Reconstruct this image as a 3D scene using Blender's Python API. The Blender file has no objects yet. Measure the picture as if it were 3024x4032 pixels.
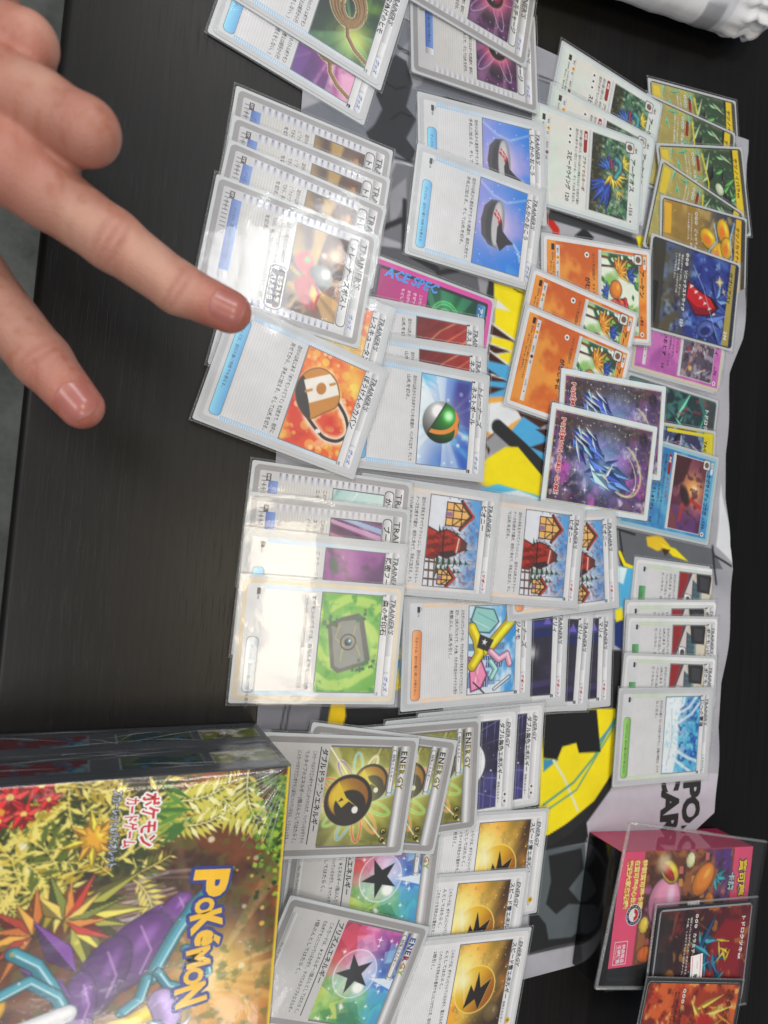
import bpy, bmesh, math, random
import numpy as np
from mathutils import Vector, Matrix

# ------------------------------------------------------------------ camera, world, lamps, exposure
sc = bpy.context.scene
COL = sc.collection
MM = 0.001
cd = bpy.data.cameras.new('camera'); cam = bpy.data.objects.new('camera', cd); COL.objects.link(cam)
fw = Vector((-0.028572, 0.416814, -0.908543)); rt = Vector((-0.040156, 0.907701, 0.417691)); dn = Vector((0.998785, 0.048417, -0.009197))
m = Matrix.Identity(4)
for i in range(3):
    m[i][0] = rt[i]; m[i][1] = -dn[i]; m[i][2] = -fw[i]
m[0][3] = 0; m[1][3] = 0; m[2][3] = 0.343607
cam.matrix_world = m
cd.sensor_fit = 'VERTICAL'; cd.sensor_height = 36.0; cd.sensor_width = 27.0
cd.lens = 2587.24 / 4032 * 36.0
cd.clip_start = 0.01; cd.clip_end = 20
cd.dof.use_dof = True; cd.dof.focus_distance = 0.37; cd.dof.aperture_fstop = 10.0
sc.camera = cam
sc.view_settings.view_transform = 'Standard'; sc.view_settings.look = 'None'
sc.view_settings.exposure = 0.16; sc.view_settings.gamma = 1.0
sc.cycles.transparent_max_bounces = 24; sc.cycles.max_bounces = 8
sc.cycles.sample_clamp_indirect = 4.0

wd = bpy.data.worlds.new('World'); sc.world = wd; wd.use_nodes = True
wd.node_tree.nodes['Background'].inputs[0].default_value = (0.80, 0.87, 1.0, 1)
wd.node_tree.nodes['Background'].inputs[1].default_value = 0.11

def lamp(name, loc, target, size, power, color=(1, 0.96, 0.9), turn=0):
    l = bpy.data.lights.new(name, 'AREA'); l.shape = 'RECTANGLE'; l.size = size[0]; l.size_y = size[1]
    l.energy = power; l.color = color
    o = bpy.data.objects.new(name, l); COL.objects.link(o); o.location = loc
    o.rotation_euler = (Vector(target) - Vector(loc)).to_track_quat('-Z', 'Y').to_euler(); o.rotation_euler.z += math.radians(turn)
    return o
# ceiling fittings and added fill lamps, about two metres above the table top
lamp('ceiling_or_fill_lamp', (-1.00, 0.58, 2.0), (-1.00, 0.58, 0), (0.30, 0.62), 11, (0.97, 0.985, 1.0), 32)
lamp('ceiling_or_fill_lamp', (0.26, 0.29, 2.0), (0.26, 0.29, 0), (0.66, 0.22), 8.0, (1, 0.87, 0.66))
for lx, ly, lw in ((-0.75, -1.1, 12), (0.62, -1.1, 12), (-2.2, 0.1, 15), (1.9, 0.2, 14)): lamp('ceiling_or_fill_lamp', (lx, ly, 2.0), (lx, ly, 0), (0.7, 0.7), lw, (1, 0.985, 0.965))  # unseen lamps added as fill, behind the camera and at both sides

# ------------------------------------------------------------------ helpers
def lin(c):
    c = np.asarray(c, float) / 255.0
    return np.where(c <= 0.04045, c / 12.92, ((c + 0.055) / 1.055) ** 2.4)

def tag(o, label=None, cat=None, group=None, kind=None):
    if label: o['label'] = label
    if cat: o['category'] = cat
    if group: o['group'] = group
    if kind: o['kind'] = kind
    return o

def link(name, data, parent=None, mat=None):
    o = bpy.data.objects.new(name, data); COL.objects.link(o)
    if mat is not None and data is not None and not data.materials: data.materials.append(mat)
    if parent is not None: o.parent = parent
    return o

def empty(name, mat4=None):
    o = bpy.data.objects.new(name, None); COL.objects.link(o); o.empty_display_size = 0.01
    if mat4 is not None: o.matrix_world = mat4
    return o

def pose(x, y, z, deg, b=0.0, c=0.0):
    """frame on the table: millimetres, turned deg about z, tilted by the slopes b (local x) and c (local y)"""
    u = Vector((1, 0, b)).normalized(); v = Vector((0, 1, c)); n = u.cross(v).normalized(); v = n.cross(u)
    t = Matrix((u, v, n)).transposed().to_4x4()
    return Matrix.Translation((x * MM, y * MM, z * MM)) @ Matrix.Rotation(math.radians(deg), 4, 'Z') @ t

class PM:
    """flat printed shapes in millimetres, one colour per vertex"""
    def __init__(s): s.v = []; s.f = []; s.c = []
    def face(s, pts, cols, z):
        n = len(s.v)
        for (x, y) in pts: s.v.append((x, y, z))
        if not isinstance(cols, list): cols = [cols] * len(pts)
        s.c += cols; s.f.append(tuple(range(n, n + len(pts))))
    def rect(s, x0, y0, x1, y1, c, z, c2=None, horiz=False):
        c2 = c2 or c
        cs = [c, c2, c2, c] if horiz else [c, c, c2, c2]
        s.face([(x0, y0), (x1, y0), (x1, y1), (x0, y1)], cs, z)
    def rrect(s, x0, y0, x1, y1, r, c, z, c2=None, n=5):
        pts = []
        for cx, cy, a0 in ((x1 - r, y1 - r, 0), (x0 + r, y1 - r, 90), (x0 + r, y0 + r, 180), (x1 - r, y0 + r, 270)):
            for k in range(n + 1):
                a = math.radians(a0 + 90 * k / n); pts.append((cx + r * math.cos(a), cy + r * math.sin(a)))
        if c2:
            c, c2 = np.array(c, float), np.array(c2, float)
            cols = [tuple(c + (c2 - c) * min(1, max(0, (p[1] - y0) / (y1 - y0)))) for p in pts]
        else: cols = c
        s.face(pts, cols, z)
    def disc(s, cx, cy, r, c, z, n=14):
        s.face([(cx + r * math.cos(2 * math.pi * k / n), cy + r * math.sin(2 * math.pi * k / n)) for k in range(n)], c, z)
    def add(s, verts, faces, col, z):
        n = len(s.v)
        s.v += [(x, y, z) for x, y in verts]; s.c += [col] * len(verts); s.f += [tuple(i + n for i in f) for f in faces]
    def mesh(s, name):
        me = bpy.data.meshes.new(name); me.from_pydata([(x * MM, y * MM, z * MM) for x, y, z in s.v], [], s.f)
        a = me.color_attributes.new('Col', 'FLOAT_COLOR', 'POINT')
        c = np.ones((len(s.v), 4)); c[:, :3] = lin(np.array(s.c))
        a.data.foreach_set('color', c.ravel().astype(np.float32)); me.update()
        return me

_tx = {}
def glyphs(body, bold=0.0, italic=0.0, res=2):
    key = (body, bold, italic, res)
    if key not in _tx:
        cu = bpy.data.curves.new('tmp_text', 'FONT'); cu.body = body; cu.resolution_u = res; cu.shear = italic; cu.offset = bold
        ob = bpy.data.objects.new('tmp_text', cu); me = bpy.data.meshes.new_from_object(ob)
        n = len(me.vertices); v = np.zeros(n * 3, np.float32); me.vertices.foreach_get('co', v); v = v.reshape(-1, 3)[:, :2]
        f = [tuple(p.vertices) for p in me.polygons]
        bpy.data.objects.remove(ob); bpy.data.curves.remove(cu); bpy.data.meshes.remove(me)
        _tx[key] = (v, f)
    return _tx[key]

def text(pm, body, x, y, size, col, z, bold=0.0, italic=0.0, maxw=None, align='l', rot=0.0, sx=1.0, res=1):
    v, f = glyphs(body, bold, italic, res)
    if len(v) == 0: return
    w = v[:, 0].max() * size * sx
    if maxw and w > maxw: sx *= maxw / w; w = maxw
    q = v * [size * sx, size]
    if align == 'r': q = q - [w, 0]
    if align == 'c': q = q - [w / 2, 0]
    if rot:
        a = math.radians(rot); q = q @ np.array([[math.cos(a), math.sin(a)], [-math.sin(a), math.cos(a)]])
    pm.add([tuple(p) for p in (q + [x, y])], f, col, z)

def outlined(pm, body, x, y, size, rim, c_out, c_in, z, bold=0.02, n=14, **kw):
    """lettering with an even rim: the glyphs stamped round a small circle, then once on top"""
    for k in range(n): a = 2 * math.pi * k / n; text(pm, body, x + rim * math.cos(a), y + rim * math.sin(a), size, c_out, z + .003 * k, bold, 0, **kw)
    text(pm, body, x, y, size, c_in, z + .06, bold, 0, **kw)

def grid_mesh(name, X, Y, Z, img):
    """quad grid: arrays [ny, nx] in mm, img sRGB 0-255 [ny, nx, 3]"""
    ny, nx = X.shape
    me = bpy.data.meshes.new(name); me.vertices.add(nx * ny)
    me.vertices.foreach_set('co', (np.stack([X, Y, Z], -1) * MM).astype(np.float32).ravel())
    i = np.arange(nx * ny).reshape(ny, nx)
    q = np.stack([i[:-1, :-1], i[:-1, 1:], i[1:, 1:], i[1:, :-1]], -1).reshape(-1, 4)
    me.loops.add(q.size); me.loops.foreach_set('vertex_index', q.ravel().astype(np.int32))
    me.polygons.add(len(q)); me.polygons.foreach_set('loop_start', (np.arange(len(q)) * 4).astype(np.int32))
    me.update(calc_edges=True)
    if img is not None:
        a = me.color_attributes.new('Col', 'FLOAT_COLOR', 'POINT')
        c = np.ones((nx * ny, 4)); c[:, :3] = lin(np.clip(img, 0, 255)).reshape(-1, 3)
        a.data.foreach_set('color', c.ravel().astype(np.float32))
    return me

_rt = np.random.default_rng(7).random((512, 512))
def vn(x, y, seed=0):
    x = x + seed * 17.3; y = y + seed * 9.1
    xi = np.floor(x).astype(int); yi = np.floor(y).astype(int); u = x - xi; v = y - yi
    u = u * u * (3 - 2 * u); v = v * v * (3 - 2 * v); g = lambda a, b: _rt[a % 512, b % 512]
    return (g(xi, yi) * (1 - u) + g(xi + 1, yi) * u) * (1 - v) + (g(xi, yi + 1) * (1 - u) + g(xi + 1, yi + 1) * u) * v
def fbm(x, y, seed=0, o=4):
    s = 0; a = .5
    for k in range(o): s = s + a * vn(x * 2 ** k, y * 2 ** k, seed + k); a /= 2
    return s / (1 - .5 ** o)
def sst(a, b, x):
    t = np.clip((x - a) / (b - a + 1e-9), 0, 1); return t * t * (3 - 2 * t)

class P:
    """a little painter: an sRGB picture on a millimetre grid, origin lower left"""
    def __init__(s, w, h, res=0.55, X=None, Y=None):
        if X is None:
            nx = int(round(w / res)) + 1; ny = int(round(h / res)) + 1
            X, Y = np.meshgrid(np.linspace(0, w, nx), np.linspace(0, h, ny))
        s.w, s.h, s.X, s.Y = w, h, X, Y; s.im = np.zeros(X.shape + (3,)) + 128.0; s.reg = False
        if X.ndim == 2 and np.ptp(X[:, 0]) < 1e-9 and np.ptp(Y[0]) < 1e-9: s.reg = True
    def win(s, x0, x1, y0, y1):
        """the part of the picture inside a rectangle (shares its pixels), or None"""
        if not s.reg: return s
        xs, ys = s.X[0], s.Y[:, 0]; i0, i1 = np.searchsorted(xs, (x0, x1)); j0, j1 = np.searchsorted(ys, (y0, y1))
        if i1 <= i0 or j1 <= j0: return None
        q = object.__new__(P); q.w, q.h, q.reg = s.w, s.h, False; q.X, q.Y, q.im = s.X[j0:j1, i0:i1], s.Y[j0:j1, i0:i1], s.im[j0:j1, i0:i1]; return q
    def mix(s, c, a):
        c = np.asarray(c, float); a = np.clip(a, 0, 1)[..., None]; s.im[...] = s.im * (1 - a) + c * a; return s
    def fill(s, c): s.im[:] = c; return s
    def grad(s, c0, c1, ang=90, g0=0., g1=1.):
        a = math.radians(ang); t = (s.X / s.w - .5) * math.cos(a) + (s.Y / s.h - .5) * math.sin(a)
        t = sst(g0, g1, t / (abs(math.cos(a)) + abs(math.sin(a))) + .5); s.im[...] = np.asarray(c0, float) * (1 - t[..., None]) + np.asarray(c1, float) * t[..., None]; return s
    def noise(s, sc_, c, amt=1, seed=0, lo=.4, hi=.7, st=(1, 1), rot=0.):
        a = math.radians(rot); x = s.X * math.cos(a) + s.Y * math.sin(a); y = -s.X * math.sin(a) + s.Y * math.cos(a)
        return s.mix(c, amt * sst(lo, hi, fbm(x / sc_ / st[0], y / sc_ / st[1], seed)))
    def blob(s, cx, cy, rx, ry, c, a=1, soft=.12, rot=0):
        R = max(rx, ry) * (1 + soft); q = s.win(cx - R, cx + R, cy - R, cy + R)
        if q is None: return s
        q._blob(cx, cy, rx, ry, c, a, soft, rot); return s
    def _blob(s, cx, cy, rx, ry, c, a=1, soft=.12, rot=0):
        t = math.radians(rot); dx = s.X - cx; dy = s.Y - cy; u = dx * math.cos(t) + dy * math.sin(t); v = -dx * math.sin(t) + dy * math.cos(t)
        return s.mix(c, a * (1 - sst(1 - soft, 1 + soft, np.sqrt((u / rx) ** 2 + (v / ry) ** 2))))
    def glow(s, cx, cy, r, c, a=1): return s.mix(c, a * np.exp(-((s.X - cx) ** 2 + (s.Y - cy) ** 2) / r ** 2))
    def _sd(s, pts, closed):
        d = np.full(s.X.shape, 1e9); ins = np.zeros(s.X.shape, bool); n = len(pts)
        for i in range(n if closed else n - 1):
            x0, y0 = pts[i]; x1, y1 = pts[(i + 1) % n]; ex, ey = x1 - x0, y1 - y0; L = ex * ex + ey * ey + 1e-9
            t = np.clip(((s.X - x0) * ex + (s.Y - y0) * ey) / L, 0, 1)
            d = np.minimum(d, (s.X - x0 - t * ex) ** 2 + (s.Y - y0 - t * ey) ** 2)
            if closed:
                cnd = (y0 > s.Y) != (y1 > s.Y); ins ^= cnd & (s.X < ex * (s.Y - y0) / (ey if abs(ey) > 1e-9 else 1e-9) + x0)
        return np.sqrt(d), ins
    def poly(s, pts, c, a=1, soft=.3):
        xs = [q[0] for q in pts]; ys = [q[1] for q in pts]; q = s.win(min(xs) - soft, max(xs) + soft, min(ys) - soft, max(ys) + soft)
        if q is None: return s
        q._poly(pts, c, a, soft); return s
    def _poly(s, pts, c, a, soft):
        d, i = s._sd(pts, True); d = np.where(i, -d, d); return s.mix(c, a * (1 - sst(-soft, soft, d)))
    def line(s, pts, w, c, a=1, soft=.3):
        xs = [q[0] for q in pts]; ys = [q[1] for q in pts]; g = w / 2 + soft; q = s.win(min(xs) - g, max(xs) + g, min(ys) - g, max(ys) + g)
        if q is None: return s
        q._line(pts, w, c, a, soft); return s
    def _line(s, pts, w, c, a, soft):
        d, _ = s._sd(pts, False); return s.mix(c, a * (1 - sst(w / 2 - soft, w / 2 + soft, d)))
    def ring(s, cx, cy, rx, ry, w, c, a=1, rot=0, a0=0, a1=360, n=28):
        t = math.radians(rot); pts = []
        for k in range(n + 1):
            q = math.radians(a0 + (a1 - a0) * k / n); u, v = rx * math.cos(q), ry * math.sin(q)
            pts.append((cx + u * math.cos(t) - v * math.sin(t), cy + u * math.sin(t) + v * math.cos(t)))
        return s.line(pts, w, c, a)
    def rays(s, cx, cy, n, c, a=.5, seed=0, thr=.5):
        t = np.arctan2(s.Y - cy, s.X - cx) / (2 * math.pi) * n; r = np.hypot(s.X - cx, s.Y - cy)
        return s.mix(c, a * sst(thr, thr + .25, vn(t % n, t * 0, seed)) * sst(0, 6, r))
    def dots(s, n, c, r0, r1, a=.8, seed=0, soft=.35):
        r = random.Random(seed)
        for _ in range(n):
            q = r.uniform(r0, r1); cc = c[r.randrange(len(c))] if isinstance(c, list) else c
            s.blob(r.uniform(0, s.w), r.uniform(0, s.h), q, q, cc, a * r.uniform(.5, 1), soft)
        return s
    def facet(s, x, y, l, w, ang, c, a=1, edge=None):
        """a two-tone crystal sliver or feather"""
        t = math.radians(ang); dx, dy = math.cos(t), math.sin(t); A = (x - dx * l * .5, y - dy * l * .5); T = (x + dx * l * .5, y + dy * l * .5)
        L_ = (x - dy * w - dx * l * .08, y + dx * w - dy * l * .08); R_ = (x + dy * w * .8 - dx * l * .15, y - dx * w * .8 - dy * l * .15); c = np.array(c, float)
        if edge: s.line([A, L_, T, R_, A], .55, edge, a * .8, .25)
        s.poly([A, L_, T, R_], c * .66, a, .4); s.poly([A, T, R_], np.minimum(255, c * 1.15 + 12), a, .4); s.line([A, T], .22, np.minimum(255, c * 1.3 + 50), a * .7, .2); return s
    def shards(s, n, cols, x0, y0, x1, y1, l0, l1, w0, w1, seed=0, a=.95, ang=None, edge=None):
        r = random.Random(seed)
        for _ in range(n): s.facet(r.uniform(x0, x1), r.uniform(y0, y1), r.uniform(l0, l1), r.uniform(w0, w1), r.uniform(*ang) if ang else r.uniform(0, 360), cols[r.randrange(len(cols))], a, edge)
        return s
    def fan(s, cx, cy, r0, l, w, a0, a1, n, cols, seed=0, edge=(30, 30, 40)):
        """overlapping feathers or leaves spread round a point"""
        for k in range(n):
            t = a0 + (a1 - a0) * k / max(1, n - 1); q = l * (1 - .25 * (k % 2)); s.facet(cx + (r0 + q / 2) * math.cos(math.radians(t)), cy + (r0 + q / 2) * math.sin(math.radians(t)), q, w, t, cols[k % len(cols)], 1, edge)
        return s
    def oblob(s, cx, cy, rx, ry, c, rot=0, ol=(40, 36, 44)):
        """outlined, softly shaded lump"""
        c = np.array(c, float); s.blob(cx, cy, rx + .45, ry + .45, ol, 1, .06, rot).blob(cx, cy, rx, ry, c * .82, 1, .06, rot).blob(cx - rx * .12, cy + ry * .16, rx * .82, ry * .78, c, 1, .3, rot); return s.blob(cx - rx * .3, cy + ry * .38, rx * .34, ry * .22, np.minimum(255, c * 1.15 + 40), .8, .7, rot)
    def oline(s, pts, w, c, ol=(40, 36, 44)):
        c = np.array(c, float); s.line(pts, w + .9, ol, 1, .25); s.line(pts, w, c * .85, 1, .25); return s.line([(x - .1 * w, y + .14 * w) for x, y in pts], w * .5, np.minimum(255, c * 1.1 + 14), .9, w * .2)
    def ball(s, cx, cy, r, c, hi=(255, 255, 255), lx=-.35, ly=.4):
        dx = (s.X - cx) / r; dy = (s.Y - cy) / r; rr = dx * dx + dy * dy
        k = np.clip(1 - .75 * np.sqrt((dx - lx) ** 2 + (dy - ly) ** 2) / 1.4, .15, 1)[..., None]
        col = np.asarray(c, float) * k + np.asarray(hi, float) * np.exp(-((dx - lx) ** 2 + (dy - ly) ** 2) / .06)[..., None] * .7
        a = (1 - sst(.95, 1.04, np.sqrt(rr)))[..., None]; s.im[...] = s.im * (1 - a) + np.clip(col, 0, 255) * a; return s
    def mesh(s, name, x0=0., y0=0., z=0.): return grid_mesh(name, s.X + x0, s.Y + y0, np.full(s.X.shape, z), s.im)

# ------------------------------------------------------------------ materials (all node based)
def nodes(name):
    mt = bpy.data.materials.new(name); mt.use_nodes = True; nt = mt.node_tree
    return mt, nt, nt.nodes['Principled BSDF']
def simple(name, col, rough=.5, metal=0., bump=0., bscale=800., ior=1.45):
    mt, nt, b = nodes(name)
    b.inputs['Base Color'].default_value = (*lin(col), 1); b.inputs['Roughness'].default_value = rough; b.inputs['Metallic'].default_value = metal
    tc = nt.nodes.new('ShaderNodeTexCoord'); n = nt.nodes.new('ShaderNodeTexNoise'); n.inputs['Scale'].default_value = bscale; n.inputs['Detail'].default_value = 3
    nt.links.new(tc.outputs['Object'], n.inputs['Vector'])
    mr = nt.nodes.new('ShaderNodeMapRange'); mr.inputs['To Min'].default_value = max(0, rough - .06); mr.inputs['To Max'].default_value = rough + .06
    nt.links.new(n.outputs['Fac'], mr.inputs['Value']); nt.links.new(mr.outputs['Result'], b.inputs['Roughness'])
    if bump:
        bp = nt.nodes.new('ShaderNodeBump'); bp.inputs['Strength'].default_value = bump; bp.inputs['Distance'].default_value = .0003
        nt.links.new(n.outputs['Fac'], bp.inputs['Height']); nt.links.new(bp.outputs['Normal'], b.inputs['Normal'])
    return mt
def printed(name, rough=.5, foil=0., bump=0., bscale=900.):
    mt, nt, b = nodes(name)
    a = nt.nodes.new('ShaderNodeAttribute'); a.attribute_name = 'Col'
    t0 = nt.nodes.new('ShaderNodeTexCoord'); nv_ = nt.nodes.new('ShaderNodeTexNoise'); nv_.inputs['Scale'].default_value = 42; nv_.inputs['Detail'].default_value = 6; nv_.inputs['Roughness'].default_value = .65; nt.links.new(t0.outputs['Object'], nv_.inputs['Vector'])
    rm_ = nt.nodes.new('ShaderNodeMapRange'); rm_.inputs['From Min'].default_value = .3; rm_.inputs['From Max'].default_value = .7; rm_.inputs['To Min'].default_value = .89; rm_.inputs['To Max'].default_value = 1.04; nt.links.new(nv_.outputs['Fac'], rm_.inputs['Value'])
    mm_ = nt.nodes.new('ShaderNodeVectorMath'); mm_.operation = 'SCALE'; nt.links.new(a.outputs['Color'], mm_.inputs[0]); nt.links.new(rm_.outputs['Result'], mm_.inputs['Scale']); nt.links.new(mm_.outputs[0], b.inputs['Base Color'])
    b.inputs['Roughness'].default_value = rough
    tc = nt.nodes.new('ShaderNodeTexCoord'); n = nt.nodes.new('ShaderNodeTexNoise'); n.inputs['Scale'].default_value = bscale; n.inputs['Detail'].default_value = 3
    nt.links.new(tc.outputs['Object'], n.inputs['Vector'])
    if foil:
        b.inputs['Metallic'].default_value = foil
        if 'Thin Film Thickness' in b.inputs: b.inputs['Thin Film Thickness'].default_value = 480; b.inputs['Thin Film IOR'].default_value = 1.5
    if bump:
        bp = nt.nodes.new('ShaderNodeBump'); bp.inputs['Strength'].default_value = bump; bp.inputs['Distance'].default_value = .0003
        nt.links.new(n.outputs['Fac'], bp.inputs['Height']); nt.links.new(bp.outputs['Normal'], b.inputs['Normal'])
    return mt
def film(name, rough=.06, haze=.02, fres=1.6, wav=.35, scale=55., tint=(1, 1, 1), fine=0.12):
    """thin clear plastic: mostly passes light, mirrors by Fresnel, faint milky haze, wavy surface"""
    mt = bpy.data.materials.new(name); mt.use_nodes = True; nt = mt.node_tree; nt.nodes.clear(); N = nt.nodes.new; L = nt.links.new
    out = N('ShaderNodeOutputMaterial'); tr = N('ShaderNodeBsdfTransparent'); tr.inputs[0].default_value = (*tint, 1)
    gl = N('ShaderNodeBsdfGlossy'); gl.inputs['Roughness'].default_value = rough
    df = N('ShaderNodeBsdfDiffuse'); df.inputs[0].default_value = (.85, .87, .9, 1)
    tc = N('ShaderNodeTexCoord'); oi = N('ShaderNodeObjectInfo'); mp = N('ShaderNodeMapping'); L(tc.outputs['Object'], mp.inputs['Vector'])
    mu = N('ShaderNodeVectorMath'); mu.operation = 'SCALE'; cx = N('ShaderNodeCombineXYZ'); L(oi.outputs['Random'], cx.inputs[0]); L(oi.outputs['Random'], cx.inputs[1]); L(cx.outputs[0], mu.inputs[0]); mu.inputs['Scale'].default_value = 9.
    L(mu.outputs[0], mp.inputs['Location'])
    n = N('ShaderNodeTexNoise'); n.inputs['Scale'].default_value = scale; n.inputs['Detail'].default_value = 1.5; n.inputs['Distortion'].default_value = .6; L(mp.outputs[0], n.inputs['Vector'])
    b = N('ShaderNodeBump'); b.inputs['Strength'].default_value = wav; b.inputs['Distance'].default_value = .004; L(n.outputs['Fac'], b.inputs['Height'])
    n2 = N('ShaderNodeTexNoise'); n2.inputs['Scale'].default_value = scale * 14; n2.inputs['Detail'].default_value = 2; L(mp.outputs[0], n2.inputs['Vector'])
    b2 = N('ShaderNodeBump'); b2.inputs['Strength'].default_value = fine; b2.inputs['Distance'].default_value = .0004; L(n2.outputs['Fac'], b2.inputs['Height']); L(b.outputs[0], b2.inputs['Normal'])
    L(b2.outputs[0], gl.inputs['Normal'])
    lw = N('ShaderNodeLayerWeight'); lw.inputs['Blend'].default_value = .5; L(b2.outputs[0], lw.inputs['Normal'])
    pw = N('ShaderNodeMath'); pw.operation = 'POWER'; pw.inputs[1].default_value = 5; L(lw.outputs['Facing'], pw.inputs[0])
    ml = N('ShaderNodeMath'); ml.operation = 'MULTIPLY_ADD'; ml.inputs[1].default_value = .9; ml.inputs[2].default_value = .04 * fres; ml.use_clamp = True; L(pw.outputs[0], ml.inputs[0])
    ms = N('ShaderNodeMapping'); ms.inputs['Rotation'].default_value = (0, 0, .7); ms.inputs['Scale'].default_value = (40, 1900, 1); L(mp.outputs[0], ms.inputs['Vector'])
    ns = N('ShaderNodeTexNoise'); ns.inputs['Scale'].default_value = 1; ns.inputs['Detail'].default_value = 2; L(ms.outputs[0], ns.inputs['Vector'])
    hr = N('ShaderNodeMapRange'); hr.inputs['From Min'].default_value = .62; hr.inputs['From Max'].default_value = .8; hr.inputs['To Min'].default_value = haze; hr.inputs['To Max'].default_value = haze * 3 + .02; L(ns.outputs['Fac'], hr.inputs['Value'])
    m1 = N('ShaderNodeMixShader'); L(hr.outputs['Result'], m1.inputs[0]); L(tr.outputs[0], m1.inputs[1]); L(df.outputs[0], m1.inputs[2])
    m2 = N('ShaderNodeMixShader'); L(ml.outputs[0], m2.inputs[0]); L(m1.outputs[0], m2.inputs[1]); gl2 = N('ShaderNodeBsdfGlossy'); gl2.inputs['Roughness'].default_value = rough * 4 + .04; L(b2.outputs[0], gl2.inputs['Normal']); mg = N('ShaderNodeMixShader'); mg.inputs[0].default_value = .68; L(gl.outputs[0], mg.inputs[1]); L(gl2.outputs[0], mg.inputs[2]); L(mg.outputs[0], m2.inputs[2]); L(m2.outputs[0], out.inputs['Surface'])
    return mt

M_STOCK = simple('card_stock_paper', (205, 206, 210), .5)
M_PRINT = printed('card_print', .42)
M_FOIL = printed('card_foil', .30, .10, .25, 2600.)
M_BACK = simple('sleeve_backing_plastic', (196, 201, 204), .35)
M_BACKD = simple('sleeve_backing_dark_plastic', (40, 42, 44), .4)
M_SLEEVE = film('clear_sleeve_film', .05, .012, 1.2, .21, 28., fine=.075)
M_SEAM = film('sleeve_seam_film', .12, .09, 2.5, .8, 500., fine=.9)
M_RIGID = film('rigid_clear_plastic', .03, .004, .7, .03, 20.)
M_RAIL = film('rigid_plastic_rim', .08, .14, 3.0, .2, 60.)
M_WRAP = film('shrink_wrap_film', .05, .006, 1.2, .22, 40.)
# ------------------------------------------------------------------ printed pictures (generic scenes and things in the photograph's colours)
def smooth(pts, n=6, closed=True):
    out = []; N_ = len(pts)
    for i in range(N_ if closed else N_ - 1):
        p0, p1, p2, p3 = (np.array(pts[(i + d) % N_] if closed else pts[min(max(i + d, 0), N_ - 1)], float) for d in (-1, 0, 1, 2))
        for k in range(n): t = k / n; out.append(tuple(.5 * (2 * p1 + (p2 - p0) * t + (2 * p0 - 5 * p1 + 4 * p2 - p3) * t * t + (3 * p1 - p0 - 3 * p2 + p3) * t ** 3)))
    return out
def leaf(p, x, y, l, ang, c, w=.28):
    a = math.radians(ang); dx, dy = math.cos(a), math.sin(a)
    p.poly([(x, y), (x + dx * l * .45 - dy * l * w, y + dy * l * .45 + dx * l * w), (x + dx * l, y + dy * l), (x + dx * l * .45 + dy * l * w, y + dy * l * .45 - dx * l * w)], c)
def frond(p, x, y, l, ang, bend, c, n=14, ll=.32, mid=None):
    px, py, a = x, y, ang; pts = [(x, y)]
    for k in range(n):
        a += bend / n; px += l / n * math.cos(math.radians(a)); py += l / n * math.sin(math.radians(a)); pts.append((px, py))
        q = l * ll * (1 - abs(k / n - .35)) * .9
        for s in (-1, 1): leaf(p, px, py, q, a + s * 52, c if (k + s) % 3 else (mid or c), .13)
    p.line(pts, .5, mid or c)

def a_rope(p, green):
    if green: p.grad((20, 34, 32), (26, 66, 50), 30).noise(16, (120, 166, 56), .8, 3, .5, .8, rot=30).glow(42, 24, 11, (235, 240, 120), .9).rays(38, 22, 30, (170, 235, 170), .35, 2).glow(8, 22, 5, (255, 255, 250), .8)
    else: p.grad((110, 70, 150), (230, 90, 150), 120).rays(24, 20, 46, (255, 210, 235), .75, 5, .45).glow(22, 18, 9, (250, 140, 190), .6).noise(9, (60, 40, 90), .4, 8)
    for off, c, w in ((0, (240, 228, 190), 3.0), (0, (128, 98, 62), 2.2), (.35, (164, 132, 88), .9)):
        for k, (rx, ry) in enumerate(((13, 10), (11, 8), (9, 6.6), (7, 4.6))): p.ring(24 + k * .7, 15 + k * .6 + off, rx, ry, w, c, 1, 20)
        p.line([(36, 18 + off), (42, 20 + off), (47, 26 + off), (50, 34 + off)], w, c); p.line([(12, 10 + off), (9, 7 + off), (11, 5 + off), (14, 6 + off)], w, c)
    st = sst(.35, .6, np.abs(np.sin((p.X + p.Y) * 2.6))); q = (np.abs(p.im - np.array((128, 98, 62))).sum(-1) < 60) * .35 * st
    return p.mix((70, 50, 30), q)
def a_post(p):
    p.grad((60, 36, 24), (120, 70, 34), 60)
    r = random.Random(3)
    for k in range(26):
        x, y, w, h = r.uniform(0, 53), r.uniform(0, 34), r.uniform(3, 9), r.uniform(3, 8)
        p.poly([(x, y), (x + w, y + 1.5), (x + w - 1, y + h), (x - 1, y + h - 1)], [(140, 84, 40), (84, 50, 36), (180, 118, 54), (60, 40, 36), (104, 70, 60)][k % 5], .8)
    p.glow(12, 27, 5, (255, 230, 190), .9).glow(14, 20, 1.6, (255, 250, 235), 1).rays(34, 14, 26, (240, 200, 90), .6, 4, .5).glow(38, 12, 9, (250, 220, 110), .5)
    p.blob(22, 8, 6, 6, (196, 60, 66)).blob(20, 10, 2, 2, (120, 170, 90))
    p.ball(28, 20, 8, (196, 198, 190)).poly([(26, 12), (38, 22), (50, 20), (49, 12), (36, 4)], (186, 36, 40)).poly([(36, 4), (49, 12), (50, 20), (47, 10)], (130, 22, 30)).poly([(34, 16), (38, 20), (45, 19), (40, 15)], (236, 190, 60))
    return p.line([(33, 14), (43, 15), (48, 18)], .5, (60, 20, 20))
def a_rescue(p): return p.grad((236, 120, 60), (248, 226, 90), 0).noise(8, (252, 244, 170), .8, 4).noise(5, (220, 70, 50), .5, 7, .55, .8).dots(14, (255, 255, 230), .5, 2, .7, 3)
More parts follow.
